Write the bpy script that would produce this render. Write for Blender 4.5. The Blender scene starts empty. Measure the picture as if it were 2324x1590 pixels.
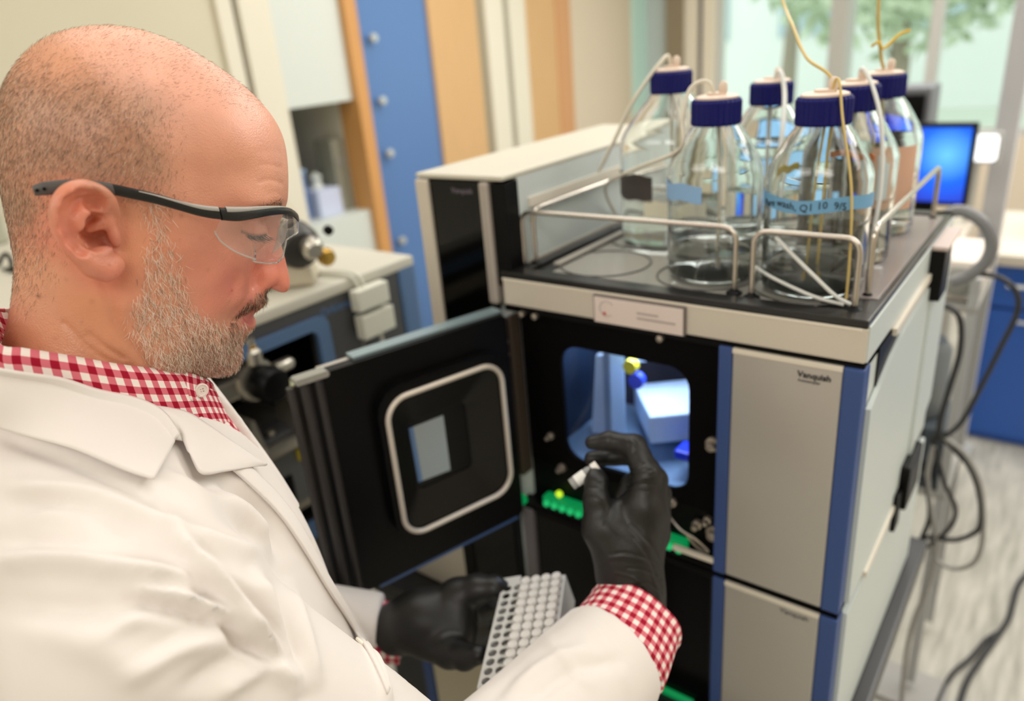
import bpy, bmesh, math, random
import numpy as np
from mathutils import Vector, Matrix
random.seed(7); np.random.seed(7)
SC = bpy.context.scene; COL = SC.collection
PI = math.pi

# ---------------------------------------------------------------- camera
F = 1677.626                                   # focal length in pixels of the 2324 px wide frame
def _rot(yaw, p, r):
    cz, sz, cx, sx, cr, sr = math.cos(yaw), math.sin(yaw), math.cos(p), math.sin(p), math.cos(r), math.sin(r)
    return (np.array([[cz, -sz, 0], [sz, cz, 0], [0, 0, 1]]) @ np.array([[1, 0, 0], [0, cx, -sx], [0, sx, cx]])
            @ np.array([[cr, -sr, 0], [sr, cr, 0], [0, 0, 1]]))
RC = _rot(0.677957696, 1.17830500, -0.0891604604)
C0 = np.array([0, 0, 1.55])                    # eye height 1.55 m over the floor
cam = bpy.data.cameras.new('camera'); camo = bpy.data.objects.new('camera', cam); COL.objects.link(camo)
mw = np.eye(4); mw[:3, :3] = RC; mw[:3, 3] = C0
camo.matrix_world = Matrix(mw.tolist())
cam.sensor_width = 36; cam.lens = F / 2324 * 36; cam.clip_start = .02
cam.dof.use_dof = True; cam.dof.focus_distance = 0.50
cam.dof.aperture_fstop = cam.lens / 1000 / 0.0066    # lens opening of 6.6 mm
SC.camera = camo

# ---------------------------------------------------------------- light and exposure
SC.view_settings.view_transform = 'Standard'; SC.view_settings.look = 'None'
SC.view_settings.gamma = 1; SC.view_settings.use_curve_mapping = False
SC.view_settings.exposure = 0.38
SC.cycles.max_bounces = 11; SC.cycles.transmission_bounces = 12; SC.cycles.transparent_max_bounces = 24
SC.cycles.caustics_refractive = True; SC.cycles.caustics_reflective = False
SC.cycles.sample_clamp_indirect = 6
wd = bpy.data.worlds.new('world'); SC.world = wd; wd.use_nodes = True
bg = wd.node_tree.nodes['Background']; bg.inputs[0].default_value = (0.97, 0.99, 0.98, 1); bg.inputs[1].default_value = 1.5
def area(name, loc, size, power, col, aim=None):
    l = bpy.data.lights.new(name, 'AREA'); l.shape = 'RECTANGLE'; l.size, l.size_y = size
    l.energy = power; l.color = col
    o = bpy.data.objects.new(name, l); COL.objects.link(o); o.location = loc
    d = Vector(aim) - Vector(loc) if aim else Vector((0, 0, -1))
    o.rotation_euler = d.to_track_quat('-Z', 'Y').to_euler()
    return o
WARM = (1.0, 0.965, 0.925)
# ceiling luminaires of the room
for _x, _y, _p in ((-1.1, 0.9, 10), (0.7, 0.9, 9), (-1.3, -1.5, 17), (0.9, -1.3, 26), (0.9, 3.1, 40), (-0.7, 3.1, 32), (-1.7, 2.3, 11), (2.4, 2.2, 20)):
    area('ceiling_lamp_light', (_x, _y, 2.70), (1.8, .9), _p, WARM)

# ---------------------------------------------------------------- helpers
def ray(x, y): return RC @ np.array([(x - 1162) / F, -(y - 795) / F, -1.0])
def at(x, y, d): return C0 + ray(x, y) * d                       # a point d metres in front of the lens
def onX(x, y, X): r = ray(x, y); return C0 + r * (X / r[0])
def onY(x, y, Y): r = ray(x, y); return C0 + r * (Y / r[1])
def onZ(x, y, Z): r = ray(x, y); return C0 + r * ((Z - C0[2]) / r[2])
def proj(P):
    c = (np.asarray(P, float) - C0) @ RC
    return np.stack([1162 + F * c[..., 0] / -c[..., 2], 795 - F * c[..., 1] / -c[..., 2], -c[..., 2]], -1)
def lin(c):
    c = np.asarray(c, float) / 255
    return np.where(c <= .04045, c / 12.92, ((c + .055) / 1.055) ** 2.4)

def mat(name, col, rough=.5, metal=0., noise=0., nscale=40., bump=0., bscale=200., emit=None, estr=0., spec=.5, aniso=None, sss=0., coat=0., stretch=None):
    m = bpy.data.materials.new(name); m.use_nodes = True; nt = m.node_tree; N = nt.nodes; L = nt.links
    b = N['Principled BSDF']; c = list(lin(col)) + [1]
    b.inputs['Base Color'].default_value = c; b.inputs['Roughness'].default_value = rough
    b.inputs['Metallic'].default_value = metal; b.inputs['Specular IOR Level'].default_value = spec
    b.inputs['Coat Weight'].default_value = coat
    if noise or bump:
        tc = N.new('ShaderNodeTexCoord'); src = tc.outputs['Object']
        if stretch:
            mp = N.new('ShaderNodeMapping'); mp.inputs['Scale'].default_value = stretch; L.new(src, mp.inputs[0]); src = mp.outputs[0]
    if noise:
        n = N.new('ShaderNodeTexNoise'); n.inputs['Scale'].default_value = nscale; n.inputs['Detail'].default_value = 5; L.new(src, n.inputs['Vector'])
        mx = N.new('ShaderNodeMix'); mx.data_type = 'RGBA'
        mx.inputs[6].default_value = [max(0, v * (1 - noise)) for v in c[:3]] + [1]; mx.inputs[7].default_value = [min(1, v * (1 + noise)) for v in c[:3]] + [1]
        L.new(n.outputs['Fac'], mx.inputs[0]); L.new(mx.outputs[2], b.inputs['Base Color'])
    if bump:
        n = N.new('ShaderNodeTexNoise'); n.inputs['Scale'].default_value = bscale; n.inputs['Detail'].default_value = 4; L.new(src, n.inputs['Vector'])
        bp = N.new('ShaderNodeBump'); bp.inputs['Strength'].default_value = bump; bp.inputs['Distance'].default_value = .001
        L.new(n.outputs['Fac'], bp.inputs['Height']); L.new(bp.outputs[0], b.inputs['Normal'])
    if emit is not None:
        b.inputs['Emission Color'].default_value = list(lin(emit)) + [1]; b.inputs['Emission Strength'].default_value = estr
    if sss:
        b.inputs['Subsurface Weight'].default_value = sss; b.inputs['Subsurface Radius'].default_value = (1, .35, .2); b.inputs['Subsurface Scale'].default_value = .004
    return m
def glass_mat(name, tint=(255, 255, 255), ior=1.47, rough=0.0):
    m = bpy.data.materials.new(name); m.use_nodes = True; b = m.node_tree.nodes['Principled BSDF']
    b.inputs['Base Color'].default_value = list(lin(tint)) + [1]; b.inputs['Roughness'].default_value = rough
    b.inputs['Transmission Weight'].default_value = 1; b.inputs['IOR'].default_value = ior
    return m
def clear_mat(name, tint=(250, 250, 250), ior=1.3, rough=.02, haze=0.0, hcol=(255, 255, 255)):
    m = bpy.data.materials.new(name); m.use_nodes = True; nt = m.node_tree; N = nt.nodes; L = nt.links
    N.remove(N['Principled BSDF']); out = N['Material Output']
    t = N.new('ShaderNodeBsdfTransparent'); t.inputs[0].default_value = list(lin(tint)) + [1]
    g = N.new('ShaderNodeBsdfGlossy'); g.inputs['Roughness'].default_value = rough
    fr = N.new('ShaderNodeFresnel'); fr.inputs[0].default_value = ior
    ge = N.new('ShaderNodeNewGeometry'); iv = N.new('ShaderNodeMath'); iv.operation = 'SUBTRACT'; iv.inputs[0].default_value = 1; L.new(ge.outputs['Backfacing'], iv.inputs[1]); mu = N.new('ShaderNodeMath'); mu.operation = 'MULTIPLY'; L.new(fr.outputs[0], mu.inputs[0]); L.new(iv.outputs[0], mu.inputs[1])
    mx = N.new('ShaderNodeMixShader'); L.new(mu.outputs[0], mx.inputs[0]); L.new(t.outputs[0], mx.inputs[1]); L.new(g.outputs[0], mx.inputs[2])
    s = mx.outputs[0]
    if haze:
        d = N.new('ShaderNodeBsdfDiffuse'); d.inputs[0].default_value = list(lin(hcol)) + [1]
        m2 = N.new('ShaderNodeMixShader'); m2.inputs[0].default_value = haze; L.new(s, m2.inputs[1]); L.new(d.outputs[0], m2.inputs[2]); s = m2.outputs[0]
    L.new(s, out.inputs[0]); return m

def rootloc(p):
    v = Vector((0, 0, 0))
    while p is not None: v += p.location; p = p.parent
    return v
def tag(o, label=None, cat=None, group=None, kind=None):
    if label: o['label'] = label
    if cat: o['category'] = cat
    if group: o['group'] = group
    if kind: o['kind'] = kind
    return o
def thing(name, label, cat, loc, group=None):
    o = bpy.data.objects.new(name, None); COL.objects.link(o); o.location = [float(v) for v in loc]; o.empty_display_size = .05
    return tag(o, label, cat, group)
def mesh_obj(name, V, Fc, m, parent=None, smooth=False, loc=None):
    """V in world coordinates; the object's origin is its parent's base (or loc)."""
    V = np.asarray(V, float)
    if parent is None:
        o_loc = np.array(loc if loc is not None else [V[:, 0].mean(), V[:, 1].mean(), V[:, 2].min()])
        V = V - o_loc
    else:
        V = V - np.array(rootloc(parent)); o_loc = None
    me = bpy.data.meshes.new(name)
    if isinstance(Fc, np.ndarray):
        k = Fc.shape[1]; n = len(Fc)
        me.vertices.add(len(V)); me.vertices.foreach_set('co', V.astype(np.float32).ravel())
        me.loops.add(n * k); me.loops.foreach_set('vertex_index', Fc.astype(np.int32).ravel())
        me.polygons.add(n); me.polygons.foreach_set('loop_start', np.arange(0, n * k, k, dtype=np.int32))
        me.update(calc_edges=True); me.validate()
    else:
        me.from_pydata(V.tolist(), [], [list(f) for f in Fc])
    ms = m if isinstance(m, (list, tuple)) else [m]
    for x in ms: me.materials.append(x)
    if smooth: me.polygons.foreach_set('use_smooth', [True] * len(me.polygons))
    me.update()
    o = bpy.data.objects.new(name, me); COL.objects.link(o)
    if parent is not None: o.parent = parent
    else: o.location = o_loc.tolist()
    return o

class MB:
    """collects shapes in world coordinates and links them as ONE mesh object"""
    def __init__(s): s.V = []; s.F = []; s.n = 0; s.sm = []
    def add(s, V, Fc, sm=False):
        V = np.asarray(V, float).reshape(-1, 3); s.V.append(V); s.F += [[i + s.n for i in f] for f in Fc]; s.sm += [sm] * len(Fc); s.n += len(V); return s
    def box(s, lo, hi, fr=None, bev=0.0):
        lo = np.array(lo, float); hi = np.array(hi, float); lo, hi = np.minimum(lo, hi), np.maximum(lo, hi)
        bm = bmesh.new(); bmesh.ops.create_cube(bm, size=1)
        for v in bm.verts: v.co = Vector(((lo + hi) / 2 + np.array(v.co) * (hi - lo)).tolist())
        if bev: bmesh.ops.bevel(bm, geom=list(bm.edges), offset=min(bev, .45 * float((hi - lo).min())), segments=2, affect='EDGES', profile=.6)
        bm.verts.ensure_lookup_table(); V = np.array([v.co[:] for v in bm.verts]); Fc = [[v.index for v in f.verts] for f in bm.faces]; bm.free()
        if fr is not None: V = fr(V)
        return s.add(V, Fc)
    def prism(s, pts, h0, h1, fr=None, bev=0.0):
        """2-D outline in the local XY plane, extruded from z=h0 to h1"""
        n = len(pts); pts = np.asarray(pts, float)
        V = np.concatenate([np.c_[pts, np.full(n, h0)], np.c_[pts, np.full(n, h1)]])
        Fc = [list(range(n))[::-1], list(range(n, 2 * n))] + [[i, (i + 1) % n, n + (i + 1) % n, n + i] for i in range(n)]
        if bev:
            bm = bmesh.new(); vs = [bm.verts.new(v) for v in V.tolist()]
            for f in Fc: bm.faces.new([vs[i] for i in f])
            bmesh.ops.bevel(bm, geom=list(bm.edges), offset=bev, segments=1, affect='EDGES')
            bm.verts.ensure_lookup_table(); bm.verts.index_update(); V = np.array([v.co[:] for v in bm.verts]); Fc = [[v.index for v in f.verts] for f in bm.faces]; bm.free()
        if fr is not None: V = fr(V)
        return s.add(V, Fc)
    def ring(s, outer, inner, h0, h1, fr=None):
        """frame between two outlines of equal point count"""
        n = len(outer); o = np.asarray(outer, float); i_ = np.asarray(inner, float)
        V = np.concatenate([np.c_[o, np.full(n, h0)], np.c_[i_, np.full(n, h0)], np.c_[o, np.full(n, h1)], np.c_[i_, np.full(n, h1)]])
        Fc = []
        for k in range(n):
            j = (k + 1) % n
            Fc += [[k, j, n + j, n + k][::-1], [2 * n + k, 2 * n + j, 3 * n + j, 3 * n + k], [k, j, 2 * n + j, 2 * n + k], [n + k, n + j, 3 * n + j, 3 * n + k][::-1]]
        if fr is not None: V = fr(V)
        return s.add(V, Fc)
    def tube(s, P, r, seg=10, closed=False, caps=True):
        P = np.asarray(P, float); n = len(P); r = np.broadcast_to(np.asarray(r, float), (n,))
        T = np.gradient(P, axis=0) if not closed else np.roll(P, -1, 0) - np.roll(P, 1, 0)
        T /= np.linalg.norm(T, axis=1)[:, None] + 1e-12
        a = np.array([0, 0, 1.]) if abs(T[0][2]) < .9 else np.array([1., 0, 0])
        N_ = np.cross(T[0], a); N_ /= np.linalg.norm(N_); rings = []
        for i in range(n):
            N_ = N_ - T[i] * (N_ @ T[i]); N_ /= np.linalg.norm(N_) + 1e-12; B = np.cross(T[i], N_)
            th = np.arange(seg) * 2 * PI / seg
            rings.append(P[i] + r[i] * (np.cos(th)[:, None] * N_ + np.sin(th)[:, None] * B))
        V = np.concatenate(rings); Fc = []
        for i in range(n if closed else n - 1):
            j = (i + 1) % n
            for k in range(seg): Fc.append([i * seg + k, i * seg + (k + 1) % seg, j * seg + (k + 1) % seg, j * seg + k])
        if caps and not closed: Fc += [list(range(seg))[::-1], [(n - 1) * seg + k for k in range(seg)]]
        return s.add(V, Fc, True)
    def lathe(s, prof, c, seg=32, axis=(0, 0, 1), close=True):
        """prof: list of (radius, height)"""
        ax = np.array(axis, float); ax /= np.linalg.norm(ax)
        a = np.array([1., 0, 0]) if abs(ax[0]) < .9 else np.array([0, 1., 0])
        u = np.cross(ax, a); u /= np.linalg.norm(u); v = np.cross(ax, u); th = np.arange(seg) * 2 * PI / seg
        V = np.concatenate([np.array(c) + ax * h + max(r, 1e-5) * (np.cos(th)[:, None] * u + np.sin(th)[:, None] * v) for r, h in prof]); n = len(prof)
        Fc = [[i * seg + k, i * seg + (k + 1) % seg, (i + 1) * seg + (k + 1) % seg, (i + 1) * seg + k] for i in range(n - 1) for k in range(seg)]
        if close: Fc += [list(range(seg))[::-1], [(n - 1) * seg + k for k in range(seg)]]
        return s.add(V, Fc, True)
    def build(s, name, m, parent=None, label=None, loc=None):
        o = mesh_obj(name, np.concatenate(s.V), s.F, m, parent, loc=loc)
        o.data.polygons.foreach_set('use_smooth', s.sm)
        if any(s.sm):
            bm = bmesh.new(); bm.from_mesh(o.data)
            bmesh.ops.recalc_face_normals(bm, faces=bm.faces)
            for e in bm.edges:
                if len(e.link_faces) == 2 and e.calc_face_angle(0) > .7: e.smooth = False
            bm.to_mesh(o.data); bm.free()
        else:
            bm = bmesh.new(); bm.from_mesh(o.data); bmesh.ops.recalc_face_normals(bm, faces=bm.faces); bm.to_mesh(o.data); bm.free()
        if label: o['label'] = label
        return o
def frame(o, ex, ey, ez):
    """local -> world mapping"""
    M = np.array([ex, ey, ez], float); o = np.array(o, float)
    return lambda V: o + np.asarray(V, float) @ M
def rrect(x0, y0, x1, y1, r, n=6):
    out = []
    for cx, cy, a in ((x1 - r, y0 + r, -90), (x1 - r, y1 - r, 0), (x0 + r, y1 - r, 90), (x0 + r, y0 + r, 180)):
        for k in range(n + 1):
            t = math.radians(a + 90 * k / n); out.append((cx + r * math.cos(t), cy + r * math.sin(t)))
    return out
def spline(P, n=8, closed=False):
    P = np.asarray(P, float); m = len(P); out = []
    for i in range(m if closed else m - 1):
        p0 = P[(i - 1) % m] if (closed or i > 0) else 2 * P[0] - P[1]
        p1, p2 = P[i], P[(i + 1) % m]
        p3 = P[(i + 2) % m] if (closed or i + 2 < m) else 2 * P[-1] - P[-2]
        for k in range(n):
            t = k / n
            out.append(.5 * ((2 * p1) + (-p0 + p2) * t + (2 * p0 - 5 * p1 + 4 * p2 - p3) * t * t + (-p0 + 3 * p1 - 3 * p2 + p3) * t ** 3))
    if not closed: out.append(P[-1])
    return np.array(out)
def text_mesh(s, size, fr, name, m, parent, font_bold=False, ext=.0003):
    cu = bpy.data.curves.new(name, 'FONT'); cu.body = s; cu.size = size; cu.extrude = ext; cu.resolution_u = 2
    if font_bold: cu.offset = size * .02
    tmp = bpy.data.objects.new(name + '_tmp', cu); COL.objects.link(tmp)
    dg = bpy.context.evaluated_depsgraph_get(); me = bpy.data.meshes.new_from_object(tmp.evaluated_get(dg))
    V = np.array([v.co[:] for v in me.vertices]); Fc = [list(p.vertices) for p in me.polygons]
    bpy.data.objects.remove(tmp); bpy.data.curves.remove(cu); bpy.data.meshes.remove(me)
    return mesh_obj(name, fr(V), Fc, m, parent)

# -------- implicit surfaces (surface nets), used for the organic shapes
def surface_net(f, lo, h):
    """f: 3-D array of signed distance; returns vertices and quads"""
    ins = f < 0
    nx, ny, nz = f.shape
    c = ins[:-1, :-1, :-1].astype(np.int8)
    cnt = sum(ins[i:nx - 1 + i, j:ny - 1 + j, k:nz - 1 + k].astype(np.int8) for i in (0, 1) for j in (0, 1) for k in (0, 1))
    act = (cnt > 0) & (cnt < 8); idx = np.full(act.shape, -1, np.int32); I, J, K = np.nonzero(act); idx[I, J, K] = np.arange(len(I))
    S = np.zeros((len(I), 3)); W = np.zeros(len(I))
    cr = [(i, j, k) for i in (0, 1) for j in (0, 1) for k in (0, 1)]
    for a in cr:
        for b in cr:
            if sum(abs(p - q) for p, q in zip(a, b)) == 1 and a < b:
                fa = f[I + a[0], J + a[1], K + a[2]]; fb = f[I + b[0], J + b[1], K + b[2]]
                s = (fa < 0) != (fb < 0); t = np.where(s, fa / np.where(s, fa - fb, 1), 0)
                p = np.array(a)[None] + t[:, None] * (np.array(b) - np.array(a))[None]
                S += p * s[:, None]; W += s
    V = np.array(lo) + (np.c_[I, J, K] + S / W[:, None]) * h
    Q = []
    for ax in range(3):
        sl0 = [slice(1, -1)] * 3; sl1 = [slice(1, -1)] * 3
        sl0[ax] = slice(0, -1); sl1[ax] = slice(1, None)
        a = ins[tuple(sl0)]; b = ins[tuple(sl1)]; E = np.argwhere(a != b)
        if not len(E): continue
        o = np.ones(3, int); o[ax] = 0; E = E + o; fl = ins[E[:, 0], E[:, 1], E[:, 2]]
        u, v = (ax + 1) % 3, (ax + 2) % 3; du = np.zeros(3, int); du[u] = 1; dv = np.zeros(3, int); dv[v] = 1
        g = lambda X: idx[X[:, 0], X[:, 1], X[:, 2]]
        q = np.stack([g(E - du - dv), g(E - dv), g(E), g(E - du)], 1)
        q[~fl] = q[~fl][:, ::-1]; Q.append(q)
    Q = np.concatenate(Q); Q = Q[(Q >= 0).all(1)]
    return V, Q
def sdf_mesh(fn, lo, hi, h, slack=1.9):
    """fn(P)->distance for an (N,3) array; coarse pass, then exact values only near the surface"""
    lo = np.array(lo, float); hi = np.array(hi, float); k = 4
    n = (np.ceil((hi - lo) / (h * k)).astype(int) + 1)
    ax = [lo[i] + (np.arange(n[i]) * k + (k - 1) / 2) * h for i in range(3)]
    G = np.stack(np.meshgrid(*ax, indexing='ij'), -1).reshape(-1, 3)
    c = np.concatenate([fn(g) for g in np.array_split(G, max(1, len(G) // 400000))]).reshape(n)
    f = np.repeat(np.repeat(np.repeat(c, k, 0), k, 1), k, 2).astype(np.float32)
    near = np.argwhere(np.abs(f) < h * k * slack)
    P = lo + near * h
    f[near[:, 0], near[:, 1], near[:, 2]] = np.concatenate([fn(g) for g in np.array_split(P, max(1, len(P) // 400000))])
    f[0] = f[-1] = 1; f[:, 0] = 1; f[:, -1] = 1; f[:, :, 0] = 1; f[:, :, -1] = 1
    return surface_net(f, lo, h)
def smin(a, b, k):
    h = np.clip(.5 + .5 * (b - a) / k, 0, 1); return b * (1 - h) + a * h - k * h * (1 - h)
def smax(a, b, k): return -smin(-a, -b, k)
def cap(P, a, b, ra, rb):
    a = np.asarray(a, float); b = np.asarray(b, float); d = b - a
    t = np.clip((P - a) @ d / (d @ d), 0, 1); return np.linalg.norm(P - a - t[:, None] * d, axis=1) - (ra + (rb - ra) * t)
def ell(P, c, r, M=None):
    q = P - np.asarray(c, float)
    if M is not None: q = q @ np.asarray(M, float).T
    r = np.asarray(r, float); k0 = np.linalg.norm(q / r, axis=1); k1 = np.linalg.norm(q / (r * r), axis=1) + 1e-9
    return k0 * (k0 - 1) / k1
def relax(V, Q, it=2, lam=.5):
    e = np.concatenate([Q[:, [0, 1]], Q[:, [1, 2]], Q[:, [2, 3]], Q[:, [3, 0]]]); e = np.concatenate([e, e[:, ::-1]])
    cnt = np.bincount(e[:, 0], minlength=len(V))[:, None]
    for _ in range(it):
        s = np.stack([np.bincount(e[:, 0], V[e[:, 1], k], len(V)) for k in range(3)], 1); V = V + lam * (s / np.maximum(cnt, 1) - V)
    return V
def vnormals(V, Q):
    n = np.cross(V[Q[:, 2]] - V[Q[:, 0]], V[Q[:, 3]] - V[Q[:, 1]]); N_ = np.zeros_like(V)
    for k in range(4):
        for a in range(3): N_[:, a] += np.bincount(Q[:, k], n[:, a], len(V))
    return N_ / (np.linalg.norm(N_, axis=1)[:, None] + 1e-12)
def seg_dist(P, poly):
    """distance of 2-D points to a polyline"""
    poly = np.asarray(poly, float); d = np.full(len(P), 1e9)
    for a, b in zip(poly[:-1], poly[1:]):
        ab = b - a; t = np.clip(((P - a) @ ab) / (ab @ ab + 1e-12), 0, 1); d = np.minimum(d, np.linalg.norm(P - a - t[:, None] * ab, axis=1))
    return d
def in_poly(P, poly):
    poly = np.asarray(poly, float); ins = np.zeros(len(P), bool); n = len(poly)
    for i in range(n):
        x1, y1 = poly[i]; x2, y2 = poly[(i + 1) % n]
        c = ((y1 > P[:, 1]) != (y2 > P[:, 1])) & (P[:, 0] < (x2 - x1) * (P[:, 1] - y1) / (y2 - y1 + 1e-12) + x1); ins ^= c
    return ins
def point_color(o, rgb, name='tint'):
    a = o.data.color_attributes.new(name, 'FLOAT_COLOR', 'POINT')
    a.data.foreach_set('color', np.c_[rgb, np.ones(len(rgb))].astype(np.float32).ravel())
# ---------------------------------------------------------------- the room
M_beige = mat('beige_paint', (210, 203, 180), .7, noise=.03, nscale=3)
M_beige2 = mat('warm_paint', (214, 200, 178), .7, noise=.03, nscale=3)
M_cream = mat('cream_metal', (226, 220, 202), .5)
M_darkgap = mat('gap_grey', (140, 138, 130), .6)  # grey of the dark gaps set back between the trims
M_white = mat('white_laminate', (212, 218, 212), .5)
M_wood = mat('oak_veneer', (208, 168, 118), .5, noise=.1, nscale=6, stretch=(9, 9, .8))
M_wood2 = mat('oak_trim', (205, 150, 88), .45, noise=.1, nscale=6, stretch=(9, 9, .8))
M_bluedoor = mat('blue_laminate', (84, 122, 178), .3, noise=.04, nscale=2)
M_taupe = mat('taupe_metal', (150, 140, 118), .5)
M_ceil = mat('ceiling_tile', (232, 230, 222), .8, noise=.03, nscale=60)
def struct(mb, name, m, parent=None):
    o = mb.build(name, m, parent)
    if parent is None: o['kind'] = 'structure'
    return o
fm = bpy.data.materials.new('grey_vinyl'); fm.use_nodes = True
_n = fm.node_tree.nodes; _l = fm.node_tree.links; _b = _n['Principled BSDF']; _b.inputs['Roughness'].default_value = .33
_tc = _n.new('ShaderNodeTexCoord'); _mp = _n.new('ShaderNodeMapping'); _mp.inputs['Scale'].default_value = (6, .7, 1); _mp.inputs['Rotation'].default_value = (0, 0, .1)
_no = _n.new('ShaderNodeTexNoise'); _no.inputs['Scale'].default_value = 9; _no.inputs['Detail'].default_value = 6
_cr = _n.new('ShaderNodeValToRGB'); _cr.color_ramp.elements[0].color = list(lin((150, 148, 138))) + [1]; _cr.color_ramp.elements[1].color = list(lin((190, 187, 176))) + [1]
_cr.color_ramp.elements[0].position = .3; _cr.color_ramp.elements[1].position = .7
_l.new(_tc.outputs['Object'], _mp.inputs[0]); _l.new(_mp.outputs[0], _no.inputs['Vector']); _l.new(_no.outputs['Fac'], _cr.inputs[0]); _l.new(_cr.outputs[0], _b.inputs['Base Color'])
struct(MB().box((-2.75, -2.5, -.1), (3.6, 5.3, 0)), 'floor', fm)
struct(MB().box((-2.75, -2.5, 2.75), (3.6, 5.3, 2.85)), 'ceiling', M_ceil)
XL = -2.6
# left wall: beige plaster, then joinery along its length (Y), all standing on the floor
struct(MB().box((XL - .12, -2.5, 0), (XL, 1.70, 2.75)), 'wall_left', M_beige)
struct(MB().box((XL - .1, 1.70, 0), (XL + .02, 1.765, 2.75), bev=.004), 'trim_1', M_cream)
struct(MB().box((XL - .1, 1.765, 0), (XL - .02, 1.80, 2.75)), 'trim_2', M_darkgap)
struct(MB().box((XL - .1, 1.80, 0), (XL + .01, 1.935, 2.75), bev=.003), 'trim_3', M_cream)
struct(MB().box((XL - .1, 1.935, 1.38), (XL, 2.285, 2.75)), 'wall_left_panel', M_white)
struct(MB().box((XL - .1, 2.285, 0), (XL + .035, 2.352, 2.75), bev=.004), 'trim_4', M_wood2)
d = MB().box((XL - .08, 2.352, .005), (XL, 2.81, 2.7), bev=.003); d1 = struct(d, 'door_1', M_bluedoor)
kn = MB()
M_knob = mat('satin_steel', (205, 208, 205), .3, .6)
for z in (1.62, 1.36, 1.13, .72):
    MB().lathe([(.006, 0), (.006, .018), (.016, .02), (.02, .03), (.016, .04), (.001, .042)], (XL, 2.43, z), 16, (1, 0, 0)).build('door_knob', M_knob, d1)
struct(MB().box((XL - .1, 2.81, 0), (XL + .015, 3.165, 2.75), bev=.003), 'wall_left_oak', M_wood)
struct(MB().box((XL - .1, 3.165, 0), (XL + .01, 3.22, 2.75)), 'trim_5', M_taupe)
struct(MB().box((XL - .1, 3.22, 0), (XL + .03, 3.37, 2.75), bev=.004), 'trim_6', M_cream)
struct(MB().box((XL - .1, 3.37, 0), (XL - .02, 3.43, 2.75)), 'trim_7', M_darkgap)
struct(MB().box((XL - .1, 3.43, 0), (XL + .02, 3.58, 2.75), bev=.004), 'trim_8', M_cream)
d2 = struct(MB().box((XL - .08, 3.585, .005), (XL, 4.05, 2.75), bev=.003), 'door_2', M_wood)
MB().box((XL - .001, 3.90, .9), (XL + .006, 4.05, 2.7)).build('edge_strip', mat('darker_oak', (205, 152, 104), .45), d2)
struct(MB().box((XL - .12, 4.05, 0), (XL, 4.80, 2.75)), 'wall_left_far', M_beige2)
struct(MB().box((XL - .10, 4.80, 0), (XL + .01, 5.0, 2.75)), 'trim_9', mat('pale_cyan_reveal', (200, 235, 225), .5))
# niche under the white panel with a blue-grey back
struct(MB().box((XL - .5, 1.935, .86), (XL + .0, 2.285, .90)), 'niche_shelf', M_white)
struct(MB().box((XL - .1, 1.935, 0), (XL, 2.285, .86)), 'wall_left_base', M_white)
struct(MB().box((XL - .52, 1.9, .86), (XL - .5, 2.32, 1.4)), 'niche_back', mat('slate_paint', (120, 140, 165), .6))
struct(MB().box((XL - .5, 1.925, .9), (XL - .1, 1.935, 1.4)).box((XL - .5, 2.285, .9), (XL - .1, 2.295, 1.4)).box((XL - .5, 1.93, 1.38), (XL - .1, 2.29, 1.4)), 'niche_side', M_cream)
t = thing('storage_box', 'mid-blue storage box in the wall niche behind the white unit', 'box', (XL - .2, 2.0, .9))
MB().box((XL - .3, 1.95, .9), (XL - .12, 2.05, 1.1), bev=.006).build('body', mat('box_blue', (95, 130, 185), .5), t)
MB().box((XL - .305, 1.945, 1.1), (XL - .115, 2.055, 1.12), bev=.004).build('lid', mat('box_lid', (140, 170, 205), .5), t)
t = thing('tissue_box', 'pale lilac tissue box beside the blue box in the niche', 'box', (XL - .15, 2.13, .9))
MB().box((XL - .25, 2.07, .9), (XL - .08, 2.2, 1.02), bev=.006).build('body', mat('lilac_card', (200, 208, 232), .6), t)
MB().lathe([(.03, 0), (.02, .03), (.03, .05), (.004, .07)], (XL - .16, 2.135, 1.02), 12).build('tissue', M_white, t)
t = thing('desk_speaker', 'olive grey boxy unit at the niche wall by the oak trim', 'speaker', (XL - .15, 2.24, .9))
MB().box((XL - .22, 2.205, .9), (XL - .1, 2.28, 1.22), bev=.008).build('body', mat('olive_grey', (140, 140, 125), .5), t)
MB().lathe([(.025, 0), (.025, .004), (.018, .006), (.004, .002)], (XL - .1, 2.243, 1.12), 16, (1, 0, 0)).build('cone', M_darkgap, t)

# far wall with the windows (Y = 5)
YB = 5.0
M_frame = mat('window_alu', (196, 196, 192), .4, .2)
struct(MB().box((XL - .1, YB, 0), (-2.42, YB + .15, 2.75)), 'wall_back', mat('grey_paint', (190, 198, 196), .6))
struct(MB().box((-2.42, YB - .05, 0), (-2.30, YB + .15, 2.75)), 'trim_10', mat('brown_post', (140, 128, 105), .6))
struct(MB().box((-2.30, YB - .02, 0), (-2.21, YB + .12, 2.75)), 'trim_11', M_cream)
struct(MB().box((-2.17, YB - .02, 0), (-2.09, YB + .12, 2.75)), 'trim_12', M_cream)
struct(MB().box((-2.21, YB + .02, 0), (-2.17, YB + .12, 2.75)), 'trim_13', mat('dark_gap', (110, 105, 115), .6))
struct(MB().box((-2.09, YB, 0), (3.6, YB + .15, .85)), 'wall_back_sill', M_beige2)
struct(MB().box((-2.09, YB, 2.3), (3.6, YB + .15, 2.75)), 'wall_back_head', M_beige2)
M_pane = clear_mat('window_pane', (250, 255, 252), 1.25, .0)
xs = [-2.09, -1.32, -.81, .25, 1.3, 2.35, 3.6]
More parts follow.
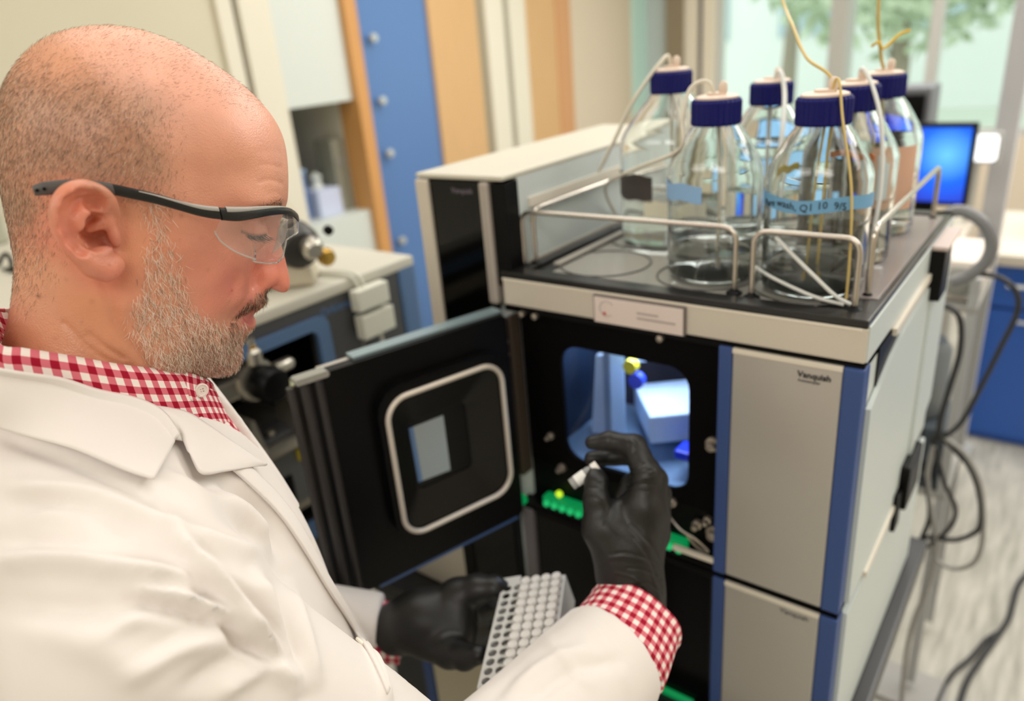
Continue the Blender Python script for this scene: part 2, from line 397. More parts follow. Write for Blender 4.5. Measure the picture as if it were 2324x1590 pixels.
for i in range(len(xs) - 1):
    a, b = xs[i], xs[i + 1]; w = .03
    f = MB().box((a, YB + .02, .85), (a + w, YB + .1, 2.3)).box((b - w, YB + .02, .85), (b, YB + .1, 2.3)).box((a, YB + .02, .85), (b, YB + .1, .89)).box((a, YB + .02, 2.26), (b, YB + .1, 2.3))
    wn = struct(f, 'window_%d' % (i + 1), M_frame)
    MB().box((a + w, YB + .055, .89), (b - w, YB + .061, 2.26)).build('pane', M_pane, wn)
struct(MB().box((-1.36, YB - .06, 0), (-1.26, YB + .12, 2.75), bev=.004), 'trim_14', mat('grey_column', (178, 178, 172), .5))
struct(MB().box((-2.75, -2.62, 0), (3.6, -2.5, 2.75)), 'wall_front', M_beige)
struct(MB().box((3.48, -2.5, 0), (3.6, 5.0, 2.75)), 'wall_right', M_beige2)
# outside the windows
struct(MB().box((-14, YB + .3, -.4), (12, 24, -.3)), 'ground_outside', mat('pale_paving', (196, 204, 190), .8, noise=.08, nscale=2))
def tree(x, y, h, r, col, label):
    t = thing('tree', label, 'tree', (x, y, -.3))
    MB().tube([(x, y, -.3), (x + .05, y, h * .4), (x, y + .05, h * .75)], [.16, .11, .06], 8).build('trunk', mat('bark', (150, 140, 125), .8), t)
    rg = np.random.RandomState(int(abs(x * 100)) + 3); V = []; Fc = []
    for k in range(2600):
        q = rg.normal(size=3); q /= np.linalg.norm(q); q *= r * rg.uniform(.35, 1) ** .5 * np.array([1, 1, .9]); c = np.array([x, y, h]) + q
        a = rg.normal(size=3); a /= np.linalg.norm(a); b = np.cross(a, rg.normal(size=3)); b /= np.linalg.norm(b); s = .11
        n = len(V); V += [c - a * s, c - b * s * .5, c + a * s, c + b * s * .5]; Fc.append([n, n + 1, n + 2, n + 3])
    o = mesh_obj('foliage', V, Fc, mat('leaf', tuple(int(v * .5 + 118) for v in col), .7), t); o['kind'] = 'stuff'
tree(-1.9, 9.5, 2.5, 1.6, (150, 178, 130), 'pale green tree outside the windows behind the bottles')
tree(2.0, 12.5, 2.9, 1.9, (165, 190, 150), 'pale green tree outside the windows right of the grey column')
tree(-4.2, 13.0, 3.4, 1.8, (175, 195, 165), 'distant pale tree outside near the room corner')
bld = thing('building', 'white neighbouring building outside the windows', 'building', (-1, 17, -.3))
MB().box((-9, 17, -.3), (8, 20, 5.5)).build('wall', mat('white_render', (225, 230, 228), .8), bld)
for i in range(7):
    MB().box((-8 + i * 2.3, 16.95, 1.2), (-6.8 + i * 2.3, 17.01, 2.9)).build('window', mat('pale_window', (170, 190, 200), .2), bld)

# grey pole near the right edge
P = onY(2302, 200, 2.86)
po = thing('support_pole', 'light grey vertical support pole near the right picture edge', 'pole', (P[0], 2.86, 0))
MB().box((P[0] - .032, 2.83, 0), (P[0] + .032, 2.89, 2.75), bev=.008).build('post', mat('pole_grey', (196, 196, 200), .4), po)
MB().box((P[0] - .055, 2.80, 0), (P[0] + .055, 2.92, .02)).build('foot_plate', M_frame, po)

# blue base cabinets on the right with a pale worktop
M_cab = mat('cabinet_blue', (40, 92, 182), .35, noise=.04, nscale=3)
zt = .70
for i in range(3):
    x0 = -.215 + i * .55
    c = thing('base_cabinet', ['blue base cabinet under the pale worktop, nearest to the instrument stack', 'second blue base cabinet along the pale worktop', 'third blue base cabinet along the pale worktop'][i], 'cabinet', (x0 + .27, 3.3, 0), 'blue base cabinets under the worktop')
    MB().box((x0, 3.02, .0), (x0 + .545, 3.6, zt), bev=.003).build('body', M_cab, c)
    dd = MB().box((x0 + .006, 3.0, .03), (x0 + .539, 3.022, zt - .17), bev=.004).build('door', M_cab, c)
    MB().tube([(x0 + .1, 3.0, .5), (x0 + .1, 2.97, .5), (x0 + .24, 2.97, .5), (x0 + .24, 3.0, .5)], .006, 8).build('handle', M_knob, dd)
    dr = MB().box((x0 + .006, 3.0, zt - .16), (x0 + .539, 3.022, zt - .01), bev=.004).build('drawer', M_cab, c)
    MB().tube([(x0 + .06, 3.0, zt - .07), (x0 + .06, 2.965, zt - .07), (x0 + .24, 2.965, zt - .07), (x0 + .24, 3.0, zt - .07)], .008, 8).build('handle', M_knob, dr)
wt = MB().box((-.26, 2.96, zt), (1.5, 3.65, zt + .04), bev=.005).build('worktop', mat('worktop_grey', (205, 196, 182), .4), None)
tag(wt, 'pale grey worktop lying over the blue base cabinets', 'worktop')
for i, (x, y, w, h, c, nm, lb, ct) in enumerate([(.0, 3.3, .16, .20, (228, 200, 160), 'cardboard_box', 'tan cardboard box standing on the pale worktop', 'box'),
                                     (.3, 3.35, .2, .3, (190, 185, 175), 'lab_oven', 'grey cube-shaped bench unit on the pale worktop', 'lab unit')]):
    t = thing(nm, lb, ct, (x, y, zt + .04))
    MB().box((x - w / 2, y - .12, zt + .04), (x + w / 2, y + .12, zt + .04 + h), bev=.006).build('body', mat(nm, c, .6), t)
    MB().box((x - w / 2 + .02, y - .126, zt + .07), (x + w / 2 - .02, y - .119, zt + h), bev=.002).build('front_panel', mat(nm + '_front', tuple(int(v * .9) for v in c), .5), t)
# ---------------------------------------------------------------- the instrument stack
YF = .6893; XA, XB = -.5625, -.1355; YK = 1.17     # front plane, left and right faces, rear
Z = lambda z: z + 1.55
M_sil = mat('champagne_silver', (214, 206, 192), .42, .25, noise=.02, nscale=300)
M_pan = mat('satin_grey_panel', (192, 187, 180), .38, .35, bump=.05, bscale=900)
M_side = mat('pale_grey_paint', (206, 214, 212), .42)
M_lip = mat('pale_edge', (228, 220, 205), .4)
M_ind = mat('slate_blue_plastic', (64, 86, 140), .45, spec=.25)
M_blk = mat('black_plastic', (5, 5, 6), .42, spec=.18)
M_blk2 = mat('black_gloss', (4, 4, 5), .25, spec=.22)
M_rim = mat('charcoal_tray', (26, 25, 25), .28, noise=.05)
M_traybed = mat('tray_grey', (112, 110, 106), .22)
M_rail = mat('brushed_steel', (200, 192, 182), .25, .9)
M_ink = mat('ink', (25, 25, 30), .5)
M_inkgrey = mat('ink_grey', (95, 95, 98), .5)
hid = lambda z0, z1: None

# bench that carries everything, and the lower bench of the mass spectrometer
zb = Z(-.835)
bn = thing('lab_bench', 'lab bench with black top under the instrument stack', 'bench', (-.5, 1.0, 0))
MB().box((-.935, .645, zb - .035), (-.110, 1.215, zb - .0015), bev=.004).build('top', mat('bench_black', (30, 30, 32), .35), bn)
MB().box((-.935, .70, .08), (-.20, 1.18, zb - .036)).build('cabinet_body', mat('bench_dark', (46, 48, 54), .5), bn)
MB().box((-.78, .665, .08), (-.52, .70, zb - .06), bev=.003).build('door', mat('cream_door', (205, 196, 172), .45), bn)
MB().box((-.805, .663, .08), (-.782, .70, zb - .06), bev=.002).build('edge_strip', M_ind, bn)
for x in (-.91, -.22):
    for y in (.70, 1.16): MB().box((x - .02, y - .02, 0), (x + .02, y + .02, .08)).build('leg', M_blk, bn)
bn2 = thing('lab_bench', 'lab bench under the mass spectrometer at the left', 'bench', (-1.4, .4, 0))
MB().box((-2.35, -.35, zb - .045), (-.942, .96, zb - .0105), bev=.004).build('top', bpy.data.materials['bench_black'], bn2)
for x in (-2.3, -.975):
    for y in (-.3, .9): MB().box((x - .025, y - .025, 0), (x + .025, y + .025, zb - .045)).build('leg', M_blk, bn2)

def module(name, label, z0, z1, lower):
    t = thing(name, label, 'lab instrument', ((XA + XB) / 2, YF, z0))
    xw = -.268                                               # where the right hand front panel begins
    # hollow casing: side walls, top, bottom, back, open at the left of the front
    c = MB()
    c.box((XB - .006, YF + .02, z0), (XB, YK, z1)).box((XA, YF + .02, z0), (XA + .006, YK, z1)).box((XA, YK - .006, z0), (XB, YK, z1))
    c.build('casing', M_side, t)
    for za in (z1 - .006, z0): MB().box((XA, YF + .003, za), (XB, YK, za + .006)).build('inner_frame', M_blk, t)
    MB().box((xw + .006, YF, z0 + .004), (XB - .018, YF + .02, z1 - .004), bev=.002).build('front_panel', M_pan, t)
    MB().box((xw + .006, YF - .0015, z1 - .0085), (XB - .018, YF + .01, z1 - .003), bev=.0008).build('panel_lip', M_lip, t)
    MB().box((XB - .0178, YF - .001, z0 + .003), (XB + .0015, YF + .022, z1 - .003), bev=.0022).build('corner_strip', M_ind, t)
    MB().box((xw - .009, YF - .001, z0 + .003), (xw + .0055, YF + .02, z1 - .003), bev=.0015).build('edge_strip', M_ind, t)
    return t
Z1, Z2, Z3 = Z(-.3065), Z(-.6045), Z(-.832)
auto = module('sampler_module', 'silver autosampler module with its black door swung open', Z2, Z1, False)
lowm = module('pump_module', 'silver lower module under the autosampler, black door closed', Z3, Z2 - .003, True)
# side plates standing proud of the casing, with a notch above and the long pale lip
def pr(pts, h0, h1): return MB().prism(pts, h0, h1, fr=lambda V: np.c_[XB + V[:, 2], V[:, 0], V[:, 1]])
pr([(YF + .022, Z(-.36)), (YF + .1, Z(-.335)), (YF + .165, Z(-.322)), (YF + .30, Z(-.318)), (YF + .30, Z(-.62)), (YF + .215, Z(-.612)), (YF + .04, Z(-.600)), (YF + .022, Z(-.600))], .001, .006).build('side_plate', M_side, auto)
pr([(YF + .022, Z(-.615)), (YF + .09, Z(-.612)), (YF + .46, Z(-.61)), (YF + .46, Z(-.83)), (YF + .022, Z(-.83))], .0, .006).build('side_plate', M_side, lowm)
pr([(YF + .09, Z(-.604)), (YF + .25, Z(-.598)), (YF + .25, Z(-.606)), (YF + .09, Z(-.612))], .0, .009).build('side_lip', M_lip, lowm)
pr([(YF + .30, Z(-.318)), (YF + .42, Z(-.31)), (YF + .42, Z(-.52)), (YF + .30, Z(-.56))], .001, .010).build('side_plate', M_side, auto)
MB().box((XB - .002, YF + .235, Z(-.64)), (XB + .012, YF + .262, Z(-.585)), bev=.002).box((XB - .002, YF + .262, Z(-.62)), (XB + .018, YF + .345, Z(-.555)), bev=.003).build('drain_bracket', M_blk, auto)
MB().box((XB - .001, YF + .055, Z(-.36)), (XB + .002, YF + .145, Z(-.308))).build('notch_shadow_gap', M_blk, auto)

# lettering on the two front panels
def ftxt(s, x, z, size, m, parent, rot=0, bold=False, y=YF - .0006):
    fr = frame((x, y, z), (1, 0, 0), (0, 0, 1), (0, -1, 0)); return text_mesh(s, size, fr, 'lettering', m, parent, bold)
ftxt('Vanquish', -.1953, Z(-.3275), .0088, M_ink, auto, bold=True)
ftxt('Autosampler', -.1948, Z(-.3325), .0042, M_inkgrey, auto)
ftxt('Vanquish', -.196, Z(-.6255), .0088, M_inkgrey, lowm)

# inside of the autosampler: black front shield with rounded lit window, fittings, green light strip
def fr_front(y): return frame((0, y, 0), (1, 0, 0), (0, 0, 1), (0, -1, 0))
w0, w1, h0, h1 = -.492, -.318, Z(-.517), Z(-.353)
outl = rrect(XA + .012, Z2 + .07, -.276, Z1 - .002, .002, 6)
inl = rrect(w0, h0, w1, h1, .026, 6)
MB().ring(outl, inl, -.002, .004, fr_front(YF + .022)).build('inner_shield', mat('shield_black', (5, 4, 4), .5, spec=.1), auto)
pane = MB().prism(rrect(w0 - .003, h0 - .003, w1 + .003, h1 + .003, .026, 6), 0, .002, fr_front(YF + .026)).build('window_pane', clear_mat('tinted_pane', (240, 245, 255), 1.4, .03), auto)
# lit chamber
M_cham = mat('chamber_blue', (120, 150, 182), .5); M_chw = mat('chamber_white', (185, 205, 228), .45)
ch = MB().box((w0 - .03, YF + .2, h0 - .06), (w1 + .03, YF + .205, h1 + .03)).box((w0 - .034, YF + .03, h0 - .06), (w0 - .03, YF + .2, h1 + .03)).box((w1 + .03, YF + .03, h0 - .06), (w1 + .034, YF + .2, h1 + .03)).box((w0 - .03, YF + .03, h1 + .03), (w1 + .03, YF + .2, h1 + .034))
ch.build('chamber_wall', mat('chamber_dark', (30, 46, 70), .5), auto)
MB().box((w0 - .03, YF + .03, h0 - .012), (w1 + .03, YF + .2, h0 - .004)).build('chamber_floor', M_cham, auto)
fq = frame((-.40, YF + .12, h0 + .055), (math.cos(.7), math.sin(.7), 0), (-math.sin(.7), math.cos(.7), 0), (0, 0, 1))
MB().box((-.03, -.05, -.03), (.1, .05, .01), fq, .003).build('needle_carriage', M_chw, auto)
MB().box((-.04, .02, .055), (.1, .05, .085), fq, .003).build('carriage_rail', M_chw, auto)
MB().box((-.075, -.02, -.05), (-.055, .03, .09), fq, .002).build('guide_post', mat('steel_blue', (150, 180, 215), .4), auto)
MB().prism([(-.03, 0), (-.005, .0), (.0, .12), (-.02, .12)], 0, .01, frame((w0 + .025, YF + .1, h0), (1, .3, 0), (0, 0, 1), (0, 1, 0))).build('light_panel', M_chw, auto)
MB().lathe([(.001, 0), (.009, .001), (.009, .012), (.001, .013)], (-.411, YF + .06, h1 - .028), 16, (0, -1, 0)).build('yellow_cap', mat('yellow_plastic', (225, 215, 40), .4), auto)
MB().lathe([(.001, 0), (.010, .001), (.010, .012), (.001, .013)], (-.403, YF + .06, h1 - .046), 16, (0, -1, 0)).build('blue_cap', mat('blue_plastic', (35, 70, 225), .4), auto)
MB().box((-.352, YF + .05, h0 + .022), (-.325, YF + .08, h0 + .034), bev=.003).build('blue_clip', mat('blue_clip', (30, 60, 225), .4), auto)
# chamber lamp (the sampler's own blue-white light)
l = bpy.data.lights.new('chamber_lamp', 'AREA'); l.shape = 'RECTANGLE'; l.size = .14; l.size_y = .05; l.energy = .5; l.color = (.88, .95, 1.0)
lo_ = bpy.data.objects.new('chamber_lamp', l); COL.objects.link(lo_); lo_.location = ((w0 + w1) / 2, YF + .09, h1 + .025)
# lower ledge with green indicator strips
led = mat('green_led_strip', (8, 110, 62), .4, emit=(6, 160, 85), estr=.4)
MB().box((XA + .008, YF + .024, Z2 + .006), (-.276, YF + .06, Z2 + .07)).build('lower_shield', M_blk, auto)
for x0, x1 in ((-.531, -.452), (-.345, -.318)):
    MB().box((x0, YF + .008, Z2 + .004), (x1, YF + .024, Z2 + .019), bev=.003).build('indicator_strip', led, auto)
    for k in range(int((x1 - x0) / .013)):
        MB().lathe([(.0045, 0), (.0045, .004), (.001, .005)], (x0 + .008 + k * .013, YF + .008, Z2 + .010), 10, (0, -1, 0)).build('led', mat('green_led', (30, 150, 90), .3, emit=(40, 220, 130), estr=.4), auto)
MB().box((-.330, YF - .0, Z2 + .012), (-.276, YF + .006, Z2 + .018), bev=.001).build('ledge_strip', M_lip, auto)
M_fit = mat('steel_fitting', (190, 180, 168), .3, .8)
for x, z, r in ((-.287, -.439, .009), (-.305, -.556, .006), (-.292, -.545, .005), (-.283, -.56, .010), (-.50, -.535, .006), (-.515, -.49, .005), (-.338, -.535, .006), (-.35, -.56, .004)):
    MB().lathe([(r, 0), (r, .006), (r * .6, .007), (r * .6, .014), (.001, .015)], (x, YF + .02, Z(z)), 14, (0, -1, 0)).build('fitting', M_fit, auto)
MB().tube(spline([(-.345, YF + .015, Z(-.552)), (-.32, YF - .0, Z(-.558)), (-.30, YF + .0, Z(-.565)), (-.285, YF + .005, Z(-.58)), (-.30, YF + .01, Z(-.585)), (-.315, YF + .01, Z(-.572))], 6), .0015, 8).build('capillary', M_fit, auto)
MB().lathe([(.001, 0), (.005, .001), (.005, .005), (.001, .006)], (-.505, YF + .016, Z(-.577)), 12, (0, -1, 0)).build('status_led', mat('lime_led', (190, 225, 60), .3, emit=(180, 220, 40), estr=.8), auto)
MB().lathe([(.001, 0), (.009, .001), (.009, .006), (.001, .007)], (-.556, YF - .004, Z(-.59)), 12, (0, -1, 0)).build('status_led', led, auto)
MB().box((XA + .0, YF - .002, Z2 + .05), (XA + .010, YF + .02, Z1 - .015), bev=.002).build('hinge_bar', mat('bronze_grey', (96, 84, 74), .4, .5), auto)
for k in (0, 1): MB().lathe([(.005, 0), (.005, .004), (.001, .005)], (XA + .003, YF - .006, Z(-.352 - .017 * k)), 12, (0, -1, 0)).build('hinge_screw', M_fit, auto)
for x in (-.345, -.515, -.535): MB().lathe([(.004, 0), (.004, .006), (.001, .007)], (x, YF + .004, Z(-.3135)), 10, (0, -1, 0)).build('latch_pin', M_fit, auto)

# lower module: closed black door with a green strip near the bottom
MB().box((XA + .02, YF + .004, Z3 + .004), (-.278, YF + .022, Z2 - .01), bev=.003).build('door', M_blk2, lowm)
MB().box((XA + .0, YF + .0, Z3 + .0), (XA + .018, YF + .02, Z2 - .006), bev=.002).build('door_post', mat('grey_post', (120, 116, 120), .4, .3), lowm)
P = onY(1500, 1560, YF)
MB().box((-.38, YF - .003, P[2] - .006), (-.30, YF + .004, P[2] + .003), bev=.002).build('indicator_strip', led, lowm)

# the open door, swung out towards the man
th = math.radians(-107); ax = np.array([math.cos(th), math.sin(th), 0]); nx = np.array([-math.sin(th), math.cos(th), 0])   # along the leaf; its inner side faces +X
hg = np.array([-.545, .686, 0]); fd = frame(hg, ax, (0, 0, 1), nx); DW = .283
dz0, dz1 = Z2 - .002, Z1 - .004
bd = MB().prism(rrect(.012, dz0, DW, dz1, .008, 3), -.016, .0, fd)
door = bd.build('door', M_blk, auto)
MB().prism([(.012, dz0 + .001), (DW - .03, dz0 + .001), (DW - .03, dz1 - .001), (.012, dz1 - .001)], -.026, -.0162, fd).build('outer_skin', M_pan, door)
MB().prism([(.012, dz1), (.14, dz1), (.215, dz1), (.215, dz1 + .0035), (.012, dz1 + .0035)], -.028, -.008, fd).build('top_edge', mat('pale_steel_blue', (138, 158, 164), .35, .3), door)
MB().prism([(.02, dz0 - .006), (.235, dz0 - .006), (.235, dz0), (.02, dz0)], -.024, -.002, fd).build('bottom_edge', mat('blue_edge', (64, 96, 150), .4), door)
for u, r in ((DW - .006, .007), (DW - .022, .006), (DW + .008, .005)):
    MB().tube([fd([u, dz0 + .004, -.004]), fd([u, dz1 - .006, -.004])], r, 12).build('edge_bar', mat('dark_bar', (46, 42, 40), .35), door)
MB().prism(rrect(DW - .034, dz1 - .004, DW + .004, dz1 + .003, .003, 3), -.012, .004, fd).build('top_latch', mat('grey_latch', (150, 150, 142), .4), door)
def dpx(x, y, off=0.0):       # where a sight line meets the door's inner face, in leaf coordinates
    r = ray(x, y); o = hg + nx * off; s = ((o - C0) @ nx) / (r @ nx); p = C0 + r * s - hg; return p @ ax, p[2]
q = [dpx(882, 900, .012), dpx(1140, 850, .012), dpx(1140, 1050, .012), dpx(925, 1225, .012)]
u1 = max(q[0][0], q[3][0]); u0 = min(q[1][0], q[2][0])
print('door frame leaf coords', [tuple(np.round(v, 3)) for v in q])
# door window: raised gasket frame, hood and inner sight window
g0, g1, k0, k1 = .036, .196, 1.002, 1.188
gm = []
MB().ring(rrect(g0 - .010, k0 - .008, g1 + .010, k1 + .014, .034, 8), rrect(g0 + .002, k0 + .002, g1 - .002, k1 - .002, .026, 8), -.001, .012, fd).build('window_hood', M_blk, door)
MB().tube([fd([u, z, .0145]) for u, z in rrect(g0, k0, g1, k1, .028, 8)], .0034, 10, closed=True).build('gasket', mat('silver_gasket', (214, 204, 190), .35, .2), door)
# tapered reveal from the gasket to the inner window
a = rrect(g0 + .004, k0 + .004, g1 - .004, k1 - .004, .024, 8); b = rrect(.086, 1.052, .166, 1.146, .008, 8); n = len(a)
V = np.concatenate([np.c_[a, np.full(n, .011)], np.c_[b, np.full(n, .002)]])
MB().add(fd(V), [[i, (i + 1) % n, n + (i + 1) % n, n + i] for i in range(n)]).build('reveal', mat('reveal_grey', (20, 18, 16), .32, spec=.3), door)
MB().prism(rrect(.084, 1.05, .168, 1.148, .008, 8), .0003, .0008, fd).build('sight_glass', M_blk2, door)
MB().prism([(.118, 1.060), (.158, 1.062), (.160, 1.138), (.118, 1.138)], 0.001, .0016, fd).build('view_through', mat('frosted_pane', (150, 160, 160), .25), door)
MB().prism([(.158, 1.062), (.164, 1.062), (.166, 1.138), (.160, 1.138)], 0.001, .0016, fd).build('pane_edge', mat('pane_blue', (86, 116, 156), .3), door)

# ------------------------------------------------ tray housing on top of the stack
TT = Z(-.262)                                                  # level the bottles stand on
YT = 1.15
tr = thing('solvent_tray', 'silver solvent tray with black rim, rails and bottles, topmost of the stack', 'tray', ((XA + XB) / 2, YF, Z1))
fz0, fz1 = Z(-.3035), Z(-.268)
MB().box((XA + .002, YF + .0, fz0), (XB - .0, YF + .02, fz1), bev=.002).build('front_fascia', M_sil, tr)
MB().box((XA + .002, YF - .001, fz1 - .0035), (XB - .004, YF + .01, fz1), bev=.001).build('fascia_lip', M_lip, tr)
MB().box((XA, YF + .01, fz0), (XA + .004, YT, fz1)).build('side_panel', M_side, tr)
MB().box((XB - .002, YF + .004, fz0), (XB + .0015, YT, fz1 + .001), bev=.001).build('side_panel', M_side, tr)
pr([(YF + .11, Z(-.306)), (YF + .30, Z(-.300)), (YF + .30, Z(-.309)), (YF + .11, Z(-.314))], .0, .006).build('side_lip', M_lip, tr)
MB().box((XA + .004, YF + .02, fz0), (XB - .004, YT, fz0 + .006)).build('base_plate', M_blk, tr)
MB().box((XA, YF - .001, fz1), (XB, YF + .022, TT + .002), bev=.0015).box((XB - .022, YF + .02, fz1), (XB, YT, TT + .002), bev=.0015).box((XA, YF + .02, fz1), (XA + .03, YT, TT + .002), bev=.0015).box((XA + .0, YT - .02, fz1), (XB, YT, TT + .002), bev=.0015).build('rim', M_rim, tr)
MB().box((XA + .03, YF + .022, TT - .009), (XB - .022, YT - .02, TT - .0025)).build('tray_bed', M_rim, tr)
# shallow bottle recesses and liners
MB().box((XA + .058, YF + .03, TT - .0025), (-.19, YT - .03, TT - .0005), bev=.0008).build('tray_liner', mat('liner_caustic_grey', (158, 156, 148), .22), tr)  # liner kept pale to imitate light focused through the bottles
for i, x in enumerate((-.46, -.327, -.213)):
    for j, y in enumerate((.772, .90, 1.03)):
        MB().tube([(x + .056 * math.cos(a), y + .056 * math.sin(a), TT) for a in np.linspace(0, 2 * PI, 28, endpoint=False)], .0012, 6, closed=True).build('bottle_ring', mat('ring_grey', (84, 82, 80), .3) if not (i or j) else bpy.data.materials['ring_grey'], tr)
MB().box((-.183, YF + .06, TT), (XB - .006, YT - .04, TT + .0035), bev=.001).build('rim_sheen_strip', mat('rosy_window_sheen', (150, 140, 138), .22), tr)  # pale strip paints in the window's reflection along the glossy rim
MB().box((XA + .004, YF + .03, TT), (XA + .016, YT - .02, TT + .006), bev=.002).box((XA + .046, YF + .05, TT), (XA + .056, YT - .03, TT + .004), bev=.001).build('side_ledge', mat('ledge_grey', (170, 165, 155), .35), tr)
# white card holder on the fascia
MB().box((-.4265, YF - .004, Z(-.3045)), (-.3135, YF, Z(-.2715)), bev=.001).build('card_holder', mat('holder_grey', (110, 100, 98), .4), tr)
cd = MB().box((-.4245, YF - .0052, Z(-.3035)), (-.3155, YF - .004, Z(-.2735))).build('name_card', mat('card', (226, 212, 204), .6), tr)
for _x0, _x1, _z in ((-.370, -.344, -.2865), (-.370, -.324, -.2925)):
    MB().box((_x0, YF - .0056, Z(_z)), (_x1, YF - .0052, Z(_z + .0022))).build('print_line', bpy.data.materials.get('faint_print') or mat('faint_print', (176, 162, 158), .6), cd)
MB().tube([(-.408 + .009 * math.cos(a), YF - .0054, Z(-.286) + .009 * math.sin(a)) for a in np.linspace(.6, 5.4, 20)], .0005, 5).build('emblem', mat('emblem_grey', (176, 160, 158), .6), cd)
MB().lathe([(.001, 0), (.0022, .0004), (.001, .0005)], (-.411, YF - .0054, Z(-.292)), 10, (0, -1, 0)).build('emblem_dot', mat('emblem_red', (200, 70, 80), .6), cd)
# bent steel rails
def rail(P, name='rail'):
    P = np.array(P, float); out = [P[0]]
    for i in range(1, len(P) - 1):
        a, b, c = P[i - 1], P[i], P[i + 1]; r = .016; ua = (a - b) / np.linalg.norm(a - b); uc = (c - b) / np.linalg.norm(c - b)
        for t in np.linspace(0, 1, 7): out.append((1 - t) ** 2 * (b + ua * r) + 2 * t * (1 - t) * b + t * t * (b + uc * r))
    out.append(P[-1]); o = MB().tube(out, .0030, 12).build(name, M_rail, tr)
    for e in (P[0], P[-1]): MB().lathe([(.0085, 0), (.0085, .0015), (.005, .0035), (.0032, .006)], e, 16).build('rail_foot', M_blk, o)
rz = Z(-.1915)
rail([(-.548, .722, TT), (-.548, .722, rz), (-.275, .722, rz), (-.275, .722, TT)])
rail([(-.2545, .716, TT), (-.2545, .716, rz), (-.155, .716, rz), (-.155, .716, TT)])
rail([(-.153, .757, TT), (-.153, .757, rz), (-.153, 1.10, rz), (-.153, 1.10, TT)])
rail([(-.540, .735, TT), (-.540, .735, rz), (-.540, 1.12, rz), (-.540, 1.12, TT)])

# ------------------------------------------------ solvent bottles
M_gl = glass_mat('bottle_glass', (250, 253, 252), 1.47); M_liq = glass_mat('clear_solvent', (252, 254, 253), 1.34)
M_cap = mat('cap_blue', (14, 18, 98), .5, spec=.25); M_fitt = mat('cap_insert', (225, 205, 188), .5)
def bottle(name, label, x, y, lvl, hs=1.0, rs=1.0, fit=True):
    t = thing(name, label, 'bottle', (x, y, TT), 'solvent bottles in the tray'); R = .0505 * rs; H = .190 * hs; c = (x, y, TT + .0012)
    sh = H * .60
    po_ = [(R * .9, 0), (R * .97, .003), (R, .010), (R, sh), (R * .985, sh + .006), (R * .90, sh + .016), (R * .62, sh + .040), (.022, H - .024), (.0165, H - .016), (.0160, H)]
    pi_ = [(.0138, H), (.0142, H - .016), (.0195, H - .025), (R * .62 - .003, sh + .038), (R * .90 - .0025, sh + .015), (R - .0032, sh), (R - .0027, .012), (R * .9, .006), (R * .5, .0045), (.0001, .0045)]
    MB().lathe(po_ + pi_, c, 48, close=False).build('glass_body', M_gl, t)
    if lvl:
        q = [(.0001, .0040), (R * .5, .0040), (R * .9, .0055), (R - .0022, .0115), (R - .0026, lvl), (R - .006, lvl - .0008), (.0001, lvl - .001)]
        MB().lathe(q, c, 48, close=False).build('solvent', M_liq, t)
    cz = H + .0012
    cp = MB(); n = 60; th_ = np.arange(n) * 2 * PI / n; rr = np.where(np.arange(n) % 2, .0262, .0250)
    rings = [(.96, -.026), (1, -.024), (1, -.003), (.93, .0)]
    V = np.concatenate([np.c_[x + rr * k * np.cos(th_), y + rr * k * np.sin(th_), np.full(n, TT + cz + z)] for k, z in rings])
    Fc = [[i * n + k, i * n + (k + 1) % n, (i + 1) * n + (k + 1) % n, (i + 1) * n + k] for i in range(3) for k in range(n)] + [[3 * n + k for k in range(n)], [k for k in range(n)][::-1]]
    cap_ = mesh_obj('cap', V, Fc, M_cap, t)
    MB().lathe([(.022, 0), (.022, .002), (.018, .0035), (.010, .0035), (.010, .006), (.001, .0062)], (x, y, TT + cz), 24).build('cap_insert', M_fitt, cap_)
    if fit: MB().lathe([(.0035, 0), (.0045, .002), (.0045, .009), (.002, .012), (.001, .012)], (x + .007, y, TT + cz + .005), 12).build('port', M_fitt, cap_)
    return t
b1 = bottle('solvent_bottle', 'front bottle by the right tray corner with a written blue tape strip', -.212, .7725, .030)
b2 = bottle('solvent_bottle', 'front bottle behind the left rail with a blank blue tape label', -.3225, .778, .032)
b3 = bottle('solvent_bottle', 'largest clear bottle at the rear left with a pale label low on it', -.435, .905, .060, 1.12, 1.3)
b4 = bottle('solvent_bottle', 'rear middle bottle seen between the two front bottles', -.330, .968, .07)
b5 = bottle('solvent_bottle', 'bottle directly behind the written blue tape bottle, orange tape showing', -.213, .885, .05)
b6 = bottle('solvent_bottle', 'rearmost right bottle with a salmon label, yellow knotted tube at its cap', -.214, 1.02, .03)
def tape(t, x, y, z0, z1, a0, a1, R, m, name='tape', wav=0.0015):
    n = 26; A = np.linspace(math.radians(a0), math.radians(a1), n); V = []
    for k, a in enumerate(A):
        s = wav * math.sin(k * .45)
        for zz in (z0 + s, z1 + s): V.append([x + R * math.cos(a), y + R * math.sin(a), zz])
    V = np.array(V); W = V.copy(); W[:, 0] = x + (V[:, 0] - x) * 1.008; W[:, 1] = y + (V[:, 1] - y) * 1.008; V = np.concatenate([V, W]); m_ = 2 * n; Fc = []
    for k in range(n - 1):
        a, b, c, d = 2 * k, 2 * k + 1, 2 * k + 3, 2 * k + 2
        Fc += [[a, b, c, d], [m_ + d, m_ + c, m_ + b, m_ + a], [a, d, m_ + d, m_ + a], [b, m_ + b, m_ + c, c]]
    Fc += [[0, m_, m_ + 1, 1], [2 * n - 2, 2 * n - 1, m_ + 2 * n - 1, m_ + 2 * n - 2]]
    return mesh_obj(name, V, Fc, m, t)
M_tape = mat('blue_tape', (112, 166, 206), .6); M_tape2 = mat('pale_blue_tape', (140, 180, 222), .6)
